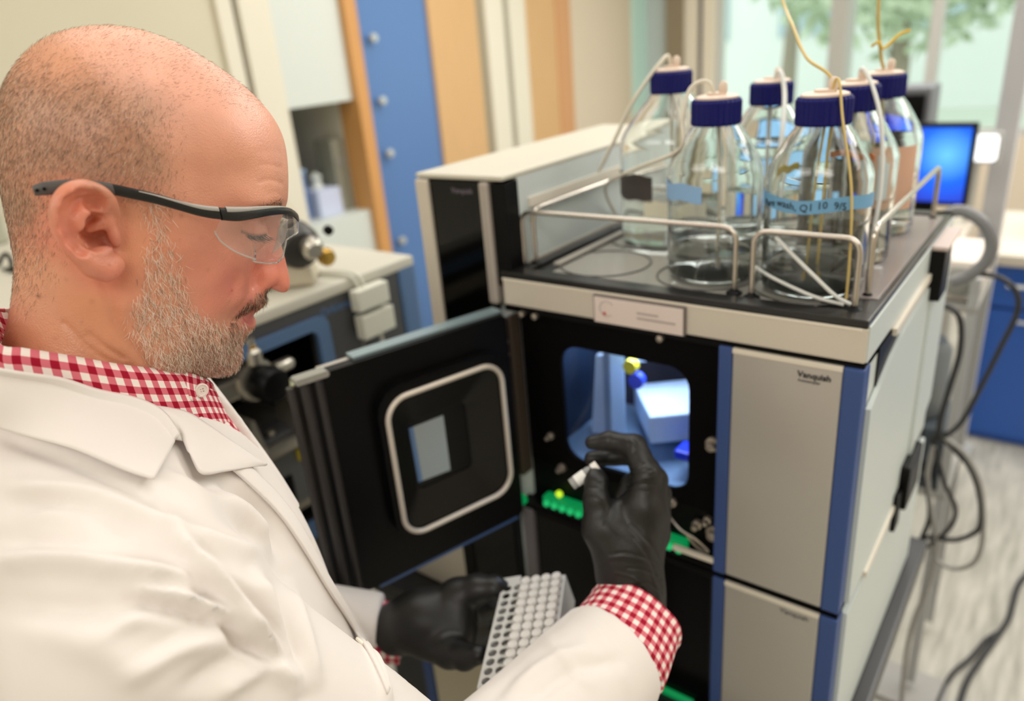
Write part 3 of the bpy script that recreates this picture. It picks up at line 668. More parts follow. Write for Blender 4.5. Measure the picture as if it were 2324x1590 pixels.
tp = tape(b1, -.212, .7725, 1.3775, 1.3905, -166, 8, .0510, M_tape)
tape(b2, -.3225, .778, 1.380, 1.398, 190, 278, .0510, M_tape2)
tape(b1, -.212, .7725, 1.4135, 1.4195, 30, 95, .0508, mat('orange_tape', (222, 138, 84), .6), 'orange_tape')
tape(b1, -.212, .7725, 1.3995, 1.4075, 130, 165, .0508, mat('yellow_tape', (235, 205, 60), .6), 'yellow_tape')
tape(b3, -.435, .905, 1.332, 1.352, -95, -25, .066, mat('cream_label', (225, 222, 200), .6), 'label')
tape(b3, -.435, .905, 1.352, 1.384, -150, -85, .066, mat('dark_label', (66, 60, 58), .5), 'back_label')
tape(b6, -.214, 1.02, 1.325, 1.400, -80, -20, .051, mat('salmon_label', (222, 178, 152), .6), 'label', 0)
tape(b6, -.214, 1.02, 1.34, 1.392, -70, -48, .0516, mat('white_label', (222, 236, 244), .5), 'label_window', 0)
# handwriting bent round the bottle
def bent_text(s, size, x, y, R, a0, z, m, parent):
    def f(V):
        a = math.radians(a0) + V[:, 0] / R; r = R + V[:, 2]
        return np.c_[x + r * np.cos(a), y + r * np.sin(a), z + V[:, 1] + .0015 * np.sin((a + 3.1) * 7.2)]
    return text_mesh(s, size, f, 'handwriting', m, parent, False, .0002)
bent_text('Pure wash, Q1 10  9/5', .0098, -.212, .7725, .0517, -143, 1.3805, M_ink, tp)
# transfer tubes
M_tub = glass_mat('ptfe_tube', (240, 240, 235), 1.3, .25); M_ptfe = mat('ptfe_tubing', (222, 216, 200), .35); M_yel = mat('yellowed_tubing', (205, 180, 110), .4); M_wh = mat('white_tubing', (228, 230, 226), .35)
def tubing(name, P, r, m, label, n=10, grp='transfer tubes from the bottle caps'):
    o = MB().tube(spline(P, n), r, 8).build(name, m, None, loc=P[0]); return tag(o, label, 'tube', grp)
tc = 1.488
tubing('transfer_tube', [(-.207, .772, 1.30), (-.206, .774, 1.42), (-.204, .772, tc), tuple(onY(1830, 130, .79)), tuple(onY(1800, 60, .84)), tuple(onY(1780, 12, .9)), tuple(onY(1760, -60, .95))], .0016, M_yel, 'yellowed tube rising from the written blue tape bottle')
tubing('transfer_tube', [(-.217, .768, 1.30), (-.214, .77, 1.40), (-.206, .770, 1.478), (-.198, .762, 1.494), (-.188, .748, 1.46), (-.172, .735, 1.40), (-.166, .727, 1.34), (-.165, .725, 1.296)], .0013, M_yel, 'thin yellow tube curling down the right side of the front bottle')
tubing('transfer_tube', [(-.318, .778, 1.30), (-.317, .778, 1.40), (-.325, .775, tc), (-.345, .765, 1.492), (-.350, .755, 1.46), (-.353, .753, 1.43), (-.43, .80, 1.40), (-.52, .88, 1.36), (-.545, .95, 1.30)], .0022, M_ptfe, 'pale tube arching from the blank tape bottle towards the left rail')
tubing('transfer_tube', [(-.43, .905, 1.31), (-.435, .905, 1.45), (-.437, .905, 1.515), (-.445, .89, 1.51), (-.47, .87, 1.47), (-.50, .87, 1.42), (-.53, .88, 1.38)], .0024, M_ptfe, 'pale tube sloping down left from the rear left cap')
tubing('transfer_tube', [(-.33, .968, 1.31), (-.33, .965, 1.45), (-.318, .955, 1.492), (-.305, .94, 1.47), (-.295, .91, 1.43), (-.29, .88, 1.36)], .0028, M_wh, 'white tube dropping right from the rear middle cap')
tubing('transfer_tube', [(-.213, .885, 1.31), (-.21, .885, 1.46), (-.205, .88, 1.495), (-.18, .86, 1.45), (-.168, .84, 1.38), (-.17, .82, 1.30)], .0022, M_wh, 'white tube beside the bottle with orange tape')
tubing('transfer_tube', [(-.214, 1.02, 1.31), (-.213, 1.02, 1.46), (-.217, 1.01, 1.50), (-.222, 1.0, 1.54), (-.226, 1.0, 1.62)], .0020, M_yel, 'yellow tube standing up from the rearmost right bottle')
tubing('tube_tie', [(-.226, 1.0, 1.512), (-.218, .995, 1.516), (-.213, 1.0, 1.509), (-.200, 1.01, 1.522), (-.19, 1.015, 1.526)], .0016, mat('yellow_tie', (230, 190, 50), .5), 'small yellow tie knotted above the rearmost bottle', grp=None)
# loose white tubes lying inside the front bottle's foot
tubing('transfer_tube', [(-.262, .745, 1.312), (-.24, .726, 1.31), (-.215, .720, 1.303), (-.19, .718, 1.296), (-.166, .722, 1.291)], .0018, M_wh, 'white tube crossing low in front of the written tape bottle')
tubing('transfer_tube', [(-.235, .722, 1.352), (-.215, .7195, 1.335), (-.195, .7185, 1.318), (-.175, .7205, 1.30), (-.160, .724, 1.291)], .0020, M_wh, 'white tube slanting down right behind the right front rail')

# ------------------------------------------------ display tower left of the stack
TX0, TX1, TZ1, TZ0 = -.689, -.5475, Z(-.1465), zb
tw = thing('control_tower', 'tall silver instrument tower with black glossy front, left of the stack', 'lab instrument', ((TX0 + TX1) / 2, YF, TZ0))
YB1 = 1.16
MB().box((TX0 + .001, YF + .02, TZ0), (TX1 - .016, YB1, TZ1 - .002)).build('casing', M_side, tw)
MB().box((TX1 - .016, YF + .03, 1.292), (TX1 - .001, YB1, TZ1 - .002)).build('side_wall', M_side, tw)
MB().box((TX0, YF + .0, TZ1 - .003), (TX1, YB1, TZ1 + .0035), bev=.003).build('top_cover', mat('cream_lid', (204, 200, 184), .45), tw)
MB().box((TX0, YF - .003, 1.165), (TX0 + .0225, YF + .022, TZ1 - .004), bev=.003).build('front_post', M_sil, tw)
MB().box((TX0 + .001, YF - .005, 1.150), (TX0 + .0225, YF + .022, 1.167), bev=.002).build('post_foot', mat('taupe_foot', (120, 112, 98), .5), tw)
MB().box((-.5835, YF - .003, 1.245), (-.5685, YF + .022, TZ1 - .004), bev=.004).build('front_post', mat('post_silver', (176, 168, 160), .35, .3), tw)
MB().box((TX0 + .021, YF + .0015, TZ0), (-.5825, YF + .02, TZ1 - .0045), bev=.001).build('front_glass', mat('tower_gloss', (4, 4, 4), .06, spec=.25), tw)
MB().box((-.5685, YF + .002, 1.27), (TX1 - .0, YF + .03, TZ1 - .006), bev=.001).build('side_gap', M_blk, tw)
ftxt('Vanquish', -.630, Z(-.166), .0095, mat('dim_print', (120, 112, 124), .5), tw, y=YF + .001)
MB().box((TX0 - .002, YF, TZ0), (TX0 + .02, YF + .02, 1.15)).build('lower_post', M_blk, tw)
MB().prism([(YF + .05, 1.36), (YB1 - .05, 1.36), (YB1 - .05, 1.372), (YF + .05, 1.372)], 0, .003, lambda V: np.c_[TX1 - .001 + V[:, 2], V[:, 0], V[:, 1]]).build('side_rib', M_lip, tw)
# small silver unit low at the tower's left
t = thing('power_unit', 'low silver unit under the open door, left of the tower foot', 'lab unit', (-.75, YF, zb))
MB().box((-.84, YF + .004, zb), (-.693, 1.1, .835), bev=.004).build('body', M_sil, t)
MB().tube([(-.80, YF - .006, .80), (-.76, YF - .006, .80), (-.74, YF - .006, .80)], .008, 10).build('handle', mat('handle_silver', (200, 202, 205), .3, .4), t)
# ------------------------------------------------ mass spectrometer at the left, its front facing +X
MX = -.95; MT = 1.213; mzb = zb - .01
ms = thing('mass_spectrometer', 'grey and white mass spectrometer behind the face, blue framed opening in its front', 'lab instrument', (-1.3, .4, mzb))
M_dk = mat('graphite_panel', (72, 72, 74), .5); M_bl2 = mat('dusty_blue', (84, 112, 150), .45)
M_mtop = mat('cream_top', (200, 196, 182), .45); M_steel = mat('machined_steel', (190, 184, 172), .28, .85)
fx = lambda V: np.c_[MX + V[:, 2], V[:, 0], V[:, 1]]          # (Y, Z, outwards)
MB().box((-2.30, -.25, mzb), (MX - .2, .90, MT - .02)).build('body', M_mtop, ms)
MB().box((MX - .199, .70, mzb), (MX - .03, .90, MT - .02)).build('side_frame', M_dk, ms)
MB().box((-2.31, -.26, MT - .02), (MX + .004, .915, MT), bev=.005).build('top_cover', M_mtop, ms)
MB().box((MX - .02, .874, mzb), (MX + .004, .918, MT - .012), bev=.008).build('corner_strip', M_bl2, ms)
MB().ring([(-.24, mzb), (.872, mzb), (.872, MT - .02), (-.24, MT - .02)], [(.05, .82), (.69, .82), (.69, 1.160), (.05, 1.160)], -.03, -.0, fx).build('front_panel', M_dk, ms)
MB().ring(rrect(.04, .80, .705, 1.172, .02), rrect(.06, .83, .680, 1.152, .014), -.004, .006, fx).build('opening_frame', M_bl2, ms)
MB().box((MX - .20, .05, .82), (MX - .195, .69, 1.16)).build('recess_back', M_blk, ms)
MB().box((MX - .2, .684, .82), (MX - .03, .69, 1.16)).build('recess_side', M_blk, ms)
MB().box((MX - .18, .08, 1.093), (MX - .005, .595, 1.125), bev=.004).build('stage_block', M_steel, ms)
MB().box((MX - .17, .10, .99), (MX + .03, .645, 1.006), bev=.003).build('stage_shelf', M_steel, ms)
MB().box((MX - .19, .06, .87), (MX - .0, .68, .985), bev=.004).build('lower_housing', mat('housing_grey', (96, 98, 98), .45), ms)
MB().box((MX - .001, .50, .83), (MX + .004, .58, .935), bev=.003).build('black_inlet', M_blk, ms)
MB().box((MX + .0, .597, .950), (MX + .004, .627, .972), bev=.002).build('warning_sticker', mat('sticker_yellow', (190, 170, 20), .6), ms)
MB().box((MX - .01, .56, .868), (MX + .01, .66, .880), bev=.002).build('lower_rail', M_steel, ms)
text_mesh('Orbitrap', .020, frame((MX + .001, .695, 1.166), (0, math.cos(.02), math.sin(.02)), (0, 0, 1), (1, 0, 0)), 'lettering', M_bl2, ms, True)
# ion source with a black knob, brackets and screws on the shelf
P = onX(632, 878, MX + .05); s = thing('ion_source', 'steel and black ion source unit standing on the spectrometer shelf', 'lab unit', (P[0] - .05, P[1], 1.006))
c = (MX - .01, P[1], P[2])
MB().lathe([(.001, -.04), (.036, -.04), (.036, .0), (.032, .01), (.024, .012)], c, 28, (1, 0, 0)).build('flange', M_steel, s)
MB().lathe([(.022, .012), (.027, .02), (.027, .05), (.023, .058), (.012, .06), (.001, .06)], c, 24, (1, 0, 0)).build('knob', M_blk, s)
MB().lathe([(.001, 0), (.014, .002), (.014, .02), (.008, .026), (.008, .04), (.001, .042)], (c[0] + .01, c[1] + .0, c[2] + .028), 16).build('top_port', M_steel, s)
MB().lathe([(.001, 0), (.009, .001), (.009, .008), (.001, .009)], (c[0] + .01, c[1] + .0, c[2] + .05), 14).build('gold_nut', mat('brass', (225, 180, 90), .25, .9), s)
MB().lathe([(.001, 0), (.011, .002), (.011, .03), (.006, .036), (.001, .036)], (c[0] + .01, c[1] + .03, c[2] + .006), 14, (0, 1, 0)).build('side_port', M_steel, s)
MB().lathe([(.001, 0), (.012, .002), (.014, .018), (.001, .022)], (c[0] + .02, c[1] + .03, c[2] - .025), 14, (.3, 1, -.2)).build('side_nut', mat('pale_yellow_nut', (220, 220, 170), .4), s)
for y in (-.075, -.045, .035):
    MB().prism([(c[1] + y, 1.006), (c[1] + y + .022, 1.006), (c[1] + y + .012, 1.062), (c[1] + y + .004, 1.062)], -.03, .02, fx).build('bracket', M_steel, s)
MB().box((MX - .04, c[1] - .07, 1.0065), (MX + .012, c[1] + .06, 1.016), bev=.002).build('base_plate', M_dk, s)
for y in (-.05, .0, .045): MB().lathe([(.001, 0), (.007, .001), (.007, .008), (.001, .009)], (MX + .0, c[1] + y, 1.016), 12).build('screw', M_steel, s)
# microscope-like housing with a black knob standing on the white top
P = onZ(690, 640, MT); s = thing('camera_housing', 'beige housing with black lens barrel and brass nut on the spectrometer top', 'lab unit', (P[0], P[1], MT))
x, y = P[0] - .02, P[1] - .01
MB().prism([(-.06, 0), (.045, 0), (.035, .05), (.025, .11), (.0, .155), (-.03, .16), (-.055, .12)], -.04, .04, frame((x, y, MT), (.7, .7, 0), (0, 0, 1), (.7, -.7, 0)), .006).build('body', mat('beige_cast', (196, 186, 164), .45), s)
kx = np.array([.93, -.25, -.25]); kx = kx / np.linalg.norm(kx); kc = onX(668, 553, x + .03)
MB().lathe([(.001, -.02), (.034, -.02), (.038, -.01), (.038, .012), (.030, .03), (.016, .034), (.001, .036)], kc, 28, kx).build('barrel', mat('dark_barrel', (44, 42, 40), .4), s)
MB().lathe([(.001, .03), (.016, .03), (.018, .036), (.018, .052), (.012, .058), (.001, .058)], kc + np.array([0, .012, .008]), 20, kx).build('steel_nose', M_steel, s)
MB().lathe([(.001, 0), (.013, .001), (.015, .008), (.013, .016), (.001, .018)], onX(735, 578, x + .07), 16, kx).build('brass_nut', bpy.data.materials['brass'], s)
MB().lathe([(.001, 0), (.008, .001), (.008, .008), (.001, .009)], onX(742, 520, x + .06), 12, kx).build('dark_screw', M_blk, s)
# white junction box hanging on the front with its cords
P0, P1 = onX(808, 700, MX + .02), onX(885, 700, MX + .02)
s = thing('junction_box', 'white junction box with double cord hung over the spectrometer front', 'electrical box', (MX + .02, (P0[1] + P1[1]) / 2, 1.12))
zc = (P0[2] + P1[2]) / 2
MB().box((MX + .008, P0[1], zc + .005), (MX + .03, P1[1] - .004, zc + .042), bev=.003).build('box', mat('cord_white', (215, 214, 200), .5), s)
MB().box((MX + .008, P0[1] + .002, zc - .045), (MX + .03, P1[1], zc - .003), bev=.003).build('socket', bpy.data.materials['cord_white'], s)
for k in (0, .012): MB().tube(spline([(MX + .02, P0[1] + .028 + k, zc + .04), (MX + .014, P0[1] + .02 + k, MT - .02), (MX + .0, P0[1] + .012 + k, MT + .004), (MX - .08, P0[1] - .0 + k, MT + .004)], 6), .003, 8).build('cord', bpy.data.materials['cord_white'], s)
MB().tube(spline([(MX + .02, P1[1] - .03, zc - .04), (MX + .016, P1[1] - .02, zc - .12), (MX + .012, P1[1] - .0, zc - .20)], 6), .0032, 8).build('cord', bpy.data.materials['cord_white'], s)
MB().tube(spline([(MX + .02, P0[1] + .01, zc - .04), (MX + .014, P0[1] - .015, zc - .1), (MX + .012, P0[1] - .03, zc - .16)], 6), .0016, 8).build('cord', mat('thin_cord', (110, 104, 96), .5), s)
# grey box with black cable loops behind the neck at the far left
P = onY(0, 640, .60); s = thing('cable_box', 'small grey box with black cable loop behind the neck at the left edge', 'electrical box', (P[0], .55, MT))
x = P[0]
t_ = MB().box((x - .12, .54, MT + .0005), (x + .03, .64, MT + .07), bev=.006); t_.build('body', mat('khaki_grey', (168, 168, 150), .5), s)
MB().tube(spline([onY(-30, 650, .53), onY(-8, 610, .53), onY(10, 577, .53), onY(24, 590, .53), onY(27, 620, .53), onY(20, 640, .53)], 8), .0042, 8).build('cable', M_blk, s)
MB().tube(spline([onY(-40, 640, .52), onY(-5, 622, .52), onY(24, 612, .52), onY(50, 620, .52)], 8), .006, 8).build('cable', M_blk, s)
MB().tube(spline([onY(-20, 640, .53), onY(6, 645, .53), onY(24, 625, .53)], 8), .003, 8).build('cable', M_blk, s)

# ------------------------------------------------ monitors, far bench and right hand clutter
fb = thing('far_bench', 'pale far bench behind the instrument stack carrying the monitors', 'bench', (-.8, 2.6, 0))
MB().box((-1.8, 2.30, .88), (-.26, 2.80, .91), bev=.004).build('top', bpy.data.materials['worktop_grey'], fb)
for x in (-1.75, -.31):
    for y in (2.33, 2.77): MB().box((x - .02, y - .02, 0), (x + .02, y + .02, .88)).build('leg', M_frame, fb)
def monitor(name, label, c, w, h, yaw, m, y0):
    t = thing(name, label, 'monitor', (c[0], c[1], y0))
    f = frame(c, (math.cos(yaw), math.sin(yaw), 0), (0, 0, 1), (math.sin(yaw), -math.cos(yaw), 0))
    MB().box((-w / 2 - .012, -h / 2 - .012, -.03), (w / 2 + .012, h / 2 + .012, 0), f, .004).build('casing', M_blk, t)
    MB().box((-w / 2, -h / 2, .0), (w / 2, h / 2, .0015), f).build('screen', m, t)
    MB().box((-.03, -(c[2] - y0), -.04), (.03, -h / 2, -.02), f).build('stand', M_blk, t)
    MB().box((-.1, -(c[2] - y0), -.09), (.1, -(c[2] - y0) + .012, .05), f, .003).build('base', M_blk, t)
    return t
sm = bpy.data.materials.new('blue_screen'); sm.use_nodes = True; _n = sm.node_tree.nodes; _l = sm.node_tree.links; _b = _n['Principled BSDF']
_tc = _n.new('ShaderNodeTexCoord'); _g = _n.new('ShaderNodeTexGradient'); _g.gradient_type = 'SPHERICAL'; _mp = _n.new('ShaderNodeMapping'); _mp.inputs['Location'].default_value = (-.35, 0, -1.75); _mp.inputs['Scale'].default_value = (7, 1, 7)
_cr = _n.new('ShaderNodeValToRGB'); _cr.color_ramp.elements[0].color = list(lin((40, 62, 200))) + [1]; _cr.color_ramp.elements[1].color = list(lin((110, 205, 255))) + [1]
e = _cr.color_ramp.elements.new(.45); e.color = list(lin((10, 105, 255))) + [1]
_l.new(_tc.outputs['Object'], _mp.inputs[0]); _l.new(_mp.outputs[0], _g.inputs[0]); _l.new(_g.outputs[0], _cr.inputs[0]); _l.new(_cr.outputs[0], _b.inputs['Emission Color'])
_b.inputs['Emission Strength'].default_value = .9; _b.inputs['Base Color'].default_value = (0, 0, .02, 1)
A, B = onY(2020, 290, 2.42), onY(2183, 460, 2.42)
monitor('monitor', 'monitor with bright blue glowing screen beyond the right tray rail', ((A[0] + B[0]) / 2, 2.42, (A[2] + B[2]) / 2), B[0] - A[0], A[2] - B[2], 0.0, sm, .91)
A, B = onY(1700, 300, 2.5), onY(1860, 420, 2.5)
monitor('monitor', 'pale blue lit monitor glimpsed through the rear middle bottle', ((A[0] + B[0]) / 2, 2.5, (A[2] + B[2]) / 2), B[0] - A[0], A[2] - B[2], 0.0, mat('pale_screen', (10, 10, 20), .3, emit=(150, 205, 245), estr=.9), .91)
A, B = onY(2178, 305, 2.7), onY(2260, 366, 2.7)
lp = thing('glow_panel', 'added white glowing panel for a bright patch of light, right of the blue monitor', 'screen', ((A[0] + B[0]) / 2, 2.7, .91))  # added glowing panel in place of a bright patch of light
MB().box((A[0] - .008, 2.70, B[2] - .008), (B[0] + .008, 2.715, A[2] + .008), bev=.004).build('casing', M_frame, lp)
MB().prism(rrect(A[0], B[2], B[0], A[2], .012), 0, .002, lambda V: np.c_[V[:, 0], 2.70 - V[:, 2], V[:, 1]]).build('screen', mat('glow_white', (20, 20, 20), .3, emit=(255, 255, 255), estr=1.6), lp)  # even white glow imitates the bright patch, no display known here
MB().box(((A[0] + B[0]) / 2 - .012, 2.705, .91), ((A[0] + B[0]) / 2 + .012, 2.715, B[2])).build('stand', M_frame, lp)
A, B = onY(2030, 200, 2.62), onY(2105, 290, 2.62)
t = thing('equipment_box', 'dark grey box on the far bench behind the blue monitor', 'lab unit', ((A[0] + B[0]) / 2, 2.68, .91))
MB().box((A[0], 2.62, .91), (B[0], 2.78, A[2]), bev=.01).build('body', mat('mid_grey_box', (110, 112, 118), .5), t)
MB().box((A[0] + .015, 2.612, A[2] - .1), (B[0] - .015, 2.621, A[2] - .02), bev=.003).build('display', M_blk, t)

# trolley with pump, transformer and hanging hoses just right of the stack
cx, cy = -.185, 1.72
ct = thing('pump_trolley', 'slim grey trolley with hoses standing behind the right side of the stack', 'trolley', (cx, cy, 0))
M_tr = mat('trolley_grey', (158, 156, 150), .5)
for z in (.56, .99): MB().box((cx - .15, cy - .12, z), (cx + .06, cy + .14, z + .012), bev=.003).build('shelf', M_tr, ct)
for x in (cx - .14, cx + .05):
    for y in (cy - .11, cy + .13): MB().box((x - .009, y - .009, .03), (x + .009, y + .009, 1.06)).build('post', mat('trolley_post', (176, 176, 176), .4), ct)
t = thing('white_pump', 'white boxy pump on the trolley top behind the side rail', 'pump', (cx, cy, 1.002))
MB().box((cx - .11, cy - .09, 1.0025), (cx + .055, cy + .1, 1.085), bev=.01).build('body', mat('pump_white', (228, 218, 208), .5), t)
MB().lathe([(.03, 0), (.03, .01), (.022, .014), (.001, .015)], (cx + .02, cy - .09, 1.045), 18, (0, -1, 0)).build('dial', M_tr, t)
t = thing('transformer_box', 'charcoal transformer box on the middle trolley shelf', 'electrical box', (cx, cy, .572))
MB().box((cx - .08, cy - .11, .5725), (cx + .045, cy + .05, .72), bev=.006).build('body', mat('charcoal_box', (66, 74, 82), .5), t)
MB().box((cx - .03, cy - .114, .60), (cx + .03, cy - .109, .64)).build('socket_plate', M_blk, t)
t = thing('grey_bin', 'slate grey rounded canister between the trolley top and middle shelf', 'canister', (cx, cy, .79))
MB().lathe([(.055, 0), (.062, .01), (.062, .15), (.05, .17), (.001, .172)], (cx - .04, cy - .03, .7205), 24).build('body', mat('slate_canister', (118, 124, 128), .45), t)
MB().lathe([(.03, 0), (.03, .02), (.001, .022)], (cx - .04, cy - .03, .8925), 16).build('lid', M_blk, t)
M_cb = mat('cable_black', (38, 38, 40), .45); M_cg = mat('cable_grey', (150, 148, 144), .45); M_cg2 = mat('hose_grey', (120, 120, 122), .4)
def cable(P, r, m, label, grp=None, n=9, name='cable'):
    o = MB().tube(spline(P, n), r, 8).build(name, m, None, loc=P[0]); return tag(o, label, 'cable', grp)
Y0 = 1.50
q = lambda x, y, Y=Y0: tuple(onY(x, y, Y))
cable([q(2125, 500), q(2175, 478), q(2225, 500), q(2250, 545), q(2240, 590), q(2200, 625), q(2160, 640)], .011, M_cg2, 'thick grey hose loop beside the white pump')
cable([q(2130, 690), q(2160, 700), q(2180, 730), q(2178, 800), q(2155, 880), q(2135, 950), q(2128, 1000)], .0055, M_cb, 'black cable running down beside the pale side plate')
cable([q(2200, 620), q(2265, 628), q(2305, 660), q(2308, 710), q(2270, 790), q(2225, 880), q(2180, 960), q(2130, 1000)], .0048, M_cb, 'black cable swinging in front of the blue cabinet door')
cable([q(2040, 1072), q(2065, 1068), q(2095, 1078), q(2105, 1110), q(2110, 1170), q(2095, 1215), q(2080, 1240)], .0052, M_cb, 'black cable leaving the bracket on the side plate')
cable([q(2130, 985), q(2165, 1020), q(2200, 1060), q(2222, 1120), q(2225, 1190), q(2200, 1215), q(2160, 1225), q(2110, 1218), q(2075, 1235)], .0050, M_cb, 'outermost black cable loop over the floor', 'cable loops right of the stack')
cable([q(2115, 990), q(2128, 1040), q(2145, 1100), q(2168, 1150), q(2160, 1190), q(2125, 1225), q(2085, 1250)], .0045, M_cb, 'black cable loop nearest to the side plate', None)
cable([q(2140, 990), q(2190, 1030), q(2225, 1100), q(2232, 1200), q(2215, 1270), q(2170, 1290), q(2125, 1270), q(2110, 1230)], .0046, M_cg, 'outermost pale grey cable loop', None)
cable([q(2120, 1010), q(2105, 1080), q(2112, 1150), q(2125, 1230), q(2105, 1330), q(2070, 1420), q(2055, 1500), q(2045, 1600), q(2040, 1700)], .0052, M_cg, 'pale grey hose running down to the lower edge', None)
cable([q(2085, 1240), q(2060, 1300), q(2040, 1350), q(2000, 1440)], .0045, M_cg, 'pale grey cable leaning on the bench edge')
# power cord lying on the floor at the lower right
g = lambda x, y: tuple(onZ(x, y, .008))
cable([g(2420, 1180), g(2340, 1290), g(2310, 1330), g(2290, 1400), g(2262, 1445), g(2230, 1490), g(2195, 1545), g(2170, 1620)], .007, M_cb, 'black power cord lying on the pale floor at the lower right')
cable([g(2275, 1430), g(2240, 1450), g(2205, 1490), g(2160, 1530), g(2130, 1590), g(2110, 1650)], .006, M_cb, 'second cord branching off the black power cord on the floor')
tag(MB().box(tuple(onZ(1975, 1563, 0.0) - np.array([0, .02, 0])), tuple(onZ(2150, 1568, 0) + np.array([0, .02, .012])), bev=.003).build('floor_duct', M_cg, None), 'low grey cable duct crossing the floor at the lower edge', 'duct')
# lifting bracket behind the tray edge
t = thing('rear_bracket', 'black bracket with pale cap standing behind the tray corner', 'bracket', (-.125, 1.0, 1.215))
A = onX(2070, 600, -.118); B = onX(2100, 700, -.118)
MB().box((-.134, .985, 1.215), (-.118, 1.035, 1.278), bev=.002).build('plate', M_blk, t)
MB().box((-.134, .985, 1.2785), (-.116, 1.09, 1.284), bev=.002).build('cap', mat('rosy_cap', (205, 186, 180), .5), t)
# ================================================================ the man
D0 = at(330, 470, .50)
_r = ray(330, 470); _r = _r / np.linalg.norm(_r); _rh = np.array([_r[0], _r[1], 0]); _rh /= np.linalg.norm(_rh); _right = np.cross(_rh, [0, 0, 1.]); _right /= np.linalg.norm(_right)
_psi = math.radians(8); HU = math.cos(_psi) * _right + math.sin(_psi) * _rh; HW = np.cross(HU, [0, 0, 1.]); HW /= np.linalg.norm(HW)
_t = math.radians(3); HW = HW * math.cos(_t) + np.array([0, 0, 1.]) * math.sin(_t); HV = np.cross(HW, HU)
HM = np.array([HU, HV, HW])                                  # rows: forward, up, his right
def h2w(P): return D0 + np.asarray(P, float) @ HM
def w2h(P): return (np.asarray(P, float) - D0) @ HM.T
def hp(x, y, w=0.0):
    """(u, v) in metres where a sight line meets the plane w metres right of his midline"""
    r = ray(x, y); s = ((D0 + HW * w - C0) @ HW) / (r @ HW); q = C0 + r * s - D0; return q @ HU, q @ HV
def hps(L, w=0.0): return np.array([hp(a[0], a[1], w) for a in L])

prof = [(-70, 1080), (-60, 980), (-30, 880), (-2, 800), (14, 740), (24, 690), (30, 640), (32, 600), (27, 560), (17, 510), (5, 455), (-7, 390), (-13, 330), (-12, 270), (-2, 215), (20, 165), (58, 117), (110, 82), (170, 64), (230, 58), (290, 63), (350, 79), (410, 104), (460, 133), (510, 166), (555, 202), (593, 240), (620, 277), (637, 315), (645, 355), (648, 395), (649, 430), (648, 455), (641, 480), (634, 505), (633, 528), (638, 555), (645, 580), (651, 605), (656, 628), (657, 645), (653, 658), (644, 663), (633, 662), (622, 657), (612, 654), (605, 660), (603, 675), (600, 690), (592, 699), (582, 706), (573, 713), (577, 720), (580, 728), (578, 740), (569, 750), (559, 760), (552, 772), (550, 790), (549, 808), (543, 826), (531, 840), (513, 849), (490, 853), (462, 854), (437, 858), (420, 868), (408, 890), (402, 930), (400, 1000), (400, 1080)]
PR = spline(hps(prof), 5, True)
# half widths of the head (x, y, w in mm) seen from his right side
HWID = [(150, 300, 77), (250, 250, 75), (100, 420, 73), (300, 330, 73), (350, 200, 70), (60, 300, 72), (200, 150, 70), (420, 220, 66), (30, 450, 68), (20, 200, 66), (100, 120, 64), (290, 110, 62),
 (430, 400, 65), (480, 340, 64), (540, 400, 58), (540, 290, 62), (500, 460, 60), (390, 470, 68), (600, 400, 55), (600, 300, 56), (600, 440, 55), (636, 440, 46), (636, 380, 50), (565, 470, 57),
 (598, 478, 50), (622, 486, 34), (520, 510, 54), (545, 508, 48), (575, 512, 36), (605, 512, 25), (625, 512, 13), (575, 545, 36), (600, 545, 24), (545, 545, 47), (622, 545, 14), (632, 560, 9),
 (470, 540, 62), (430, 560, 66), (380, 560, 68), (500, 565, 57), (540, 580, 51), (570, 580, 40), (595, 585, 25), (612, 590, 16), (628, 590, 12), (641, 600, 9), (450, 620, 62), (500, 640, 56), (540, 640, 44), (548, 655, 42),
 (552, 645, 43), (560, 612, 43), (566, 640, 34), (577, 640, 20), (582, 618, 19), (586, 628, 18), (600, 615, 18), (618, 620, 15), (636, 625, 12), (648, 640, 10), (590, 645, 19), (605, 645, 17), (618, 648, 13),
 (560, 680, 35), (585, 685, 25), (535, 690, 42), (500, 690, 50), (520, 715, 40), (545, 716, 29), (560, 712, 23), (572, 722, 18), (555, 735, 24), (530, 745, 32), (440, 700, 57), (470, 740, 50),
 (545, 775, 22), (530, 790, 29), (535, 820, 22), (500, 800, 38), (505, 835, 28), (460, 790, 46), (460, 835, 38), (410, 800, 53), (415, 845, 47), (400, 740, 58), (350, 720, 61), (330, 770, 58), (360, 810, 55),
 (420, 650, 63), (350, 640, 66), (300, 690, 65), (290, 640, 66), (200, 520, 71), (270, 560, 70), (300, 500, 70), (130, 560, 66), (70, 560, 60), (230, 640, 64),
 (100, 650, 57), (60, 720, 57), (200, 700, 58), (250, 720, 57), (100, 800, 58), (200, 830, 58), (290, 800, 55), (280, 880, 56), (60, 900, 62), (370, 880, 50), (350, 960, 56), (180, 1000, 66), (0, 1000, 66), (350, 1070, 60), (100, 1080, 70)]
RADI = [(150, 300, 80), (20, 200, 70), (0, 380, 72), (230, 80, 78), (400, 120, 70), (560, 220, 56), (620, 290, 48), (642, 350, 42), (645, 410, 34), (644, 450, 26), (630, 490, 12), (628, 530, 9), (640, 580, 9), (650, 630, 10), (650, 655, 9),
 (615, 655, 10), (600, 685, 17), (580, 703, 18), (574, 722, 16), (570, 745, 18), (555, 770, 22), (548, 805, 24), (530, 838, 24), (480, 850, 26), (430, 860, 34), (400, 920, 44), (400, 1050, 50), (20, 520, 62), (30, 620, 55), (10, 760, 52), (-40, 900, 55), (-60, 1060, 60),
 (350, 300, 80), (400, 500, 60), (300, 700, 50), (450, 650, 40), (550, 560, 20)]
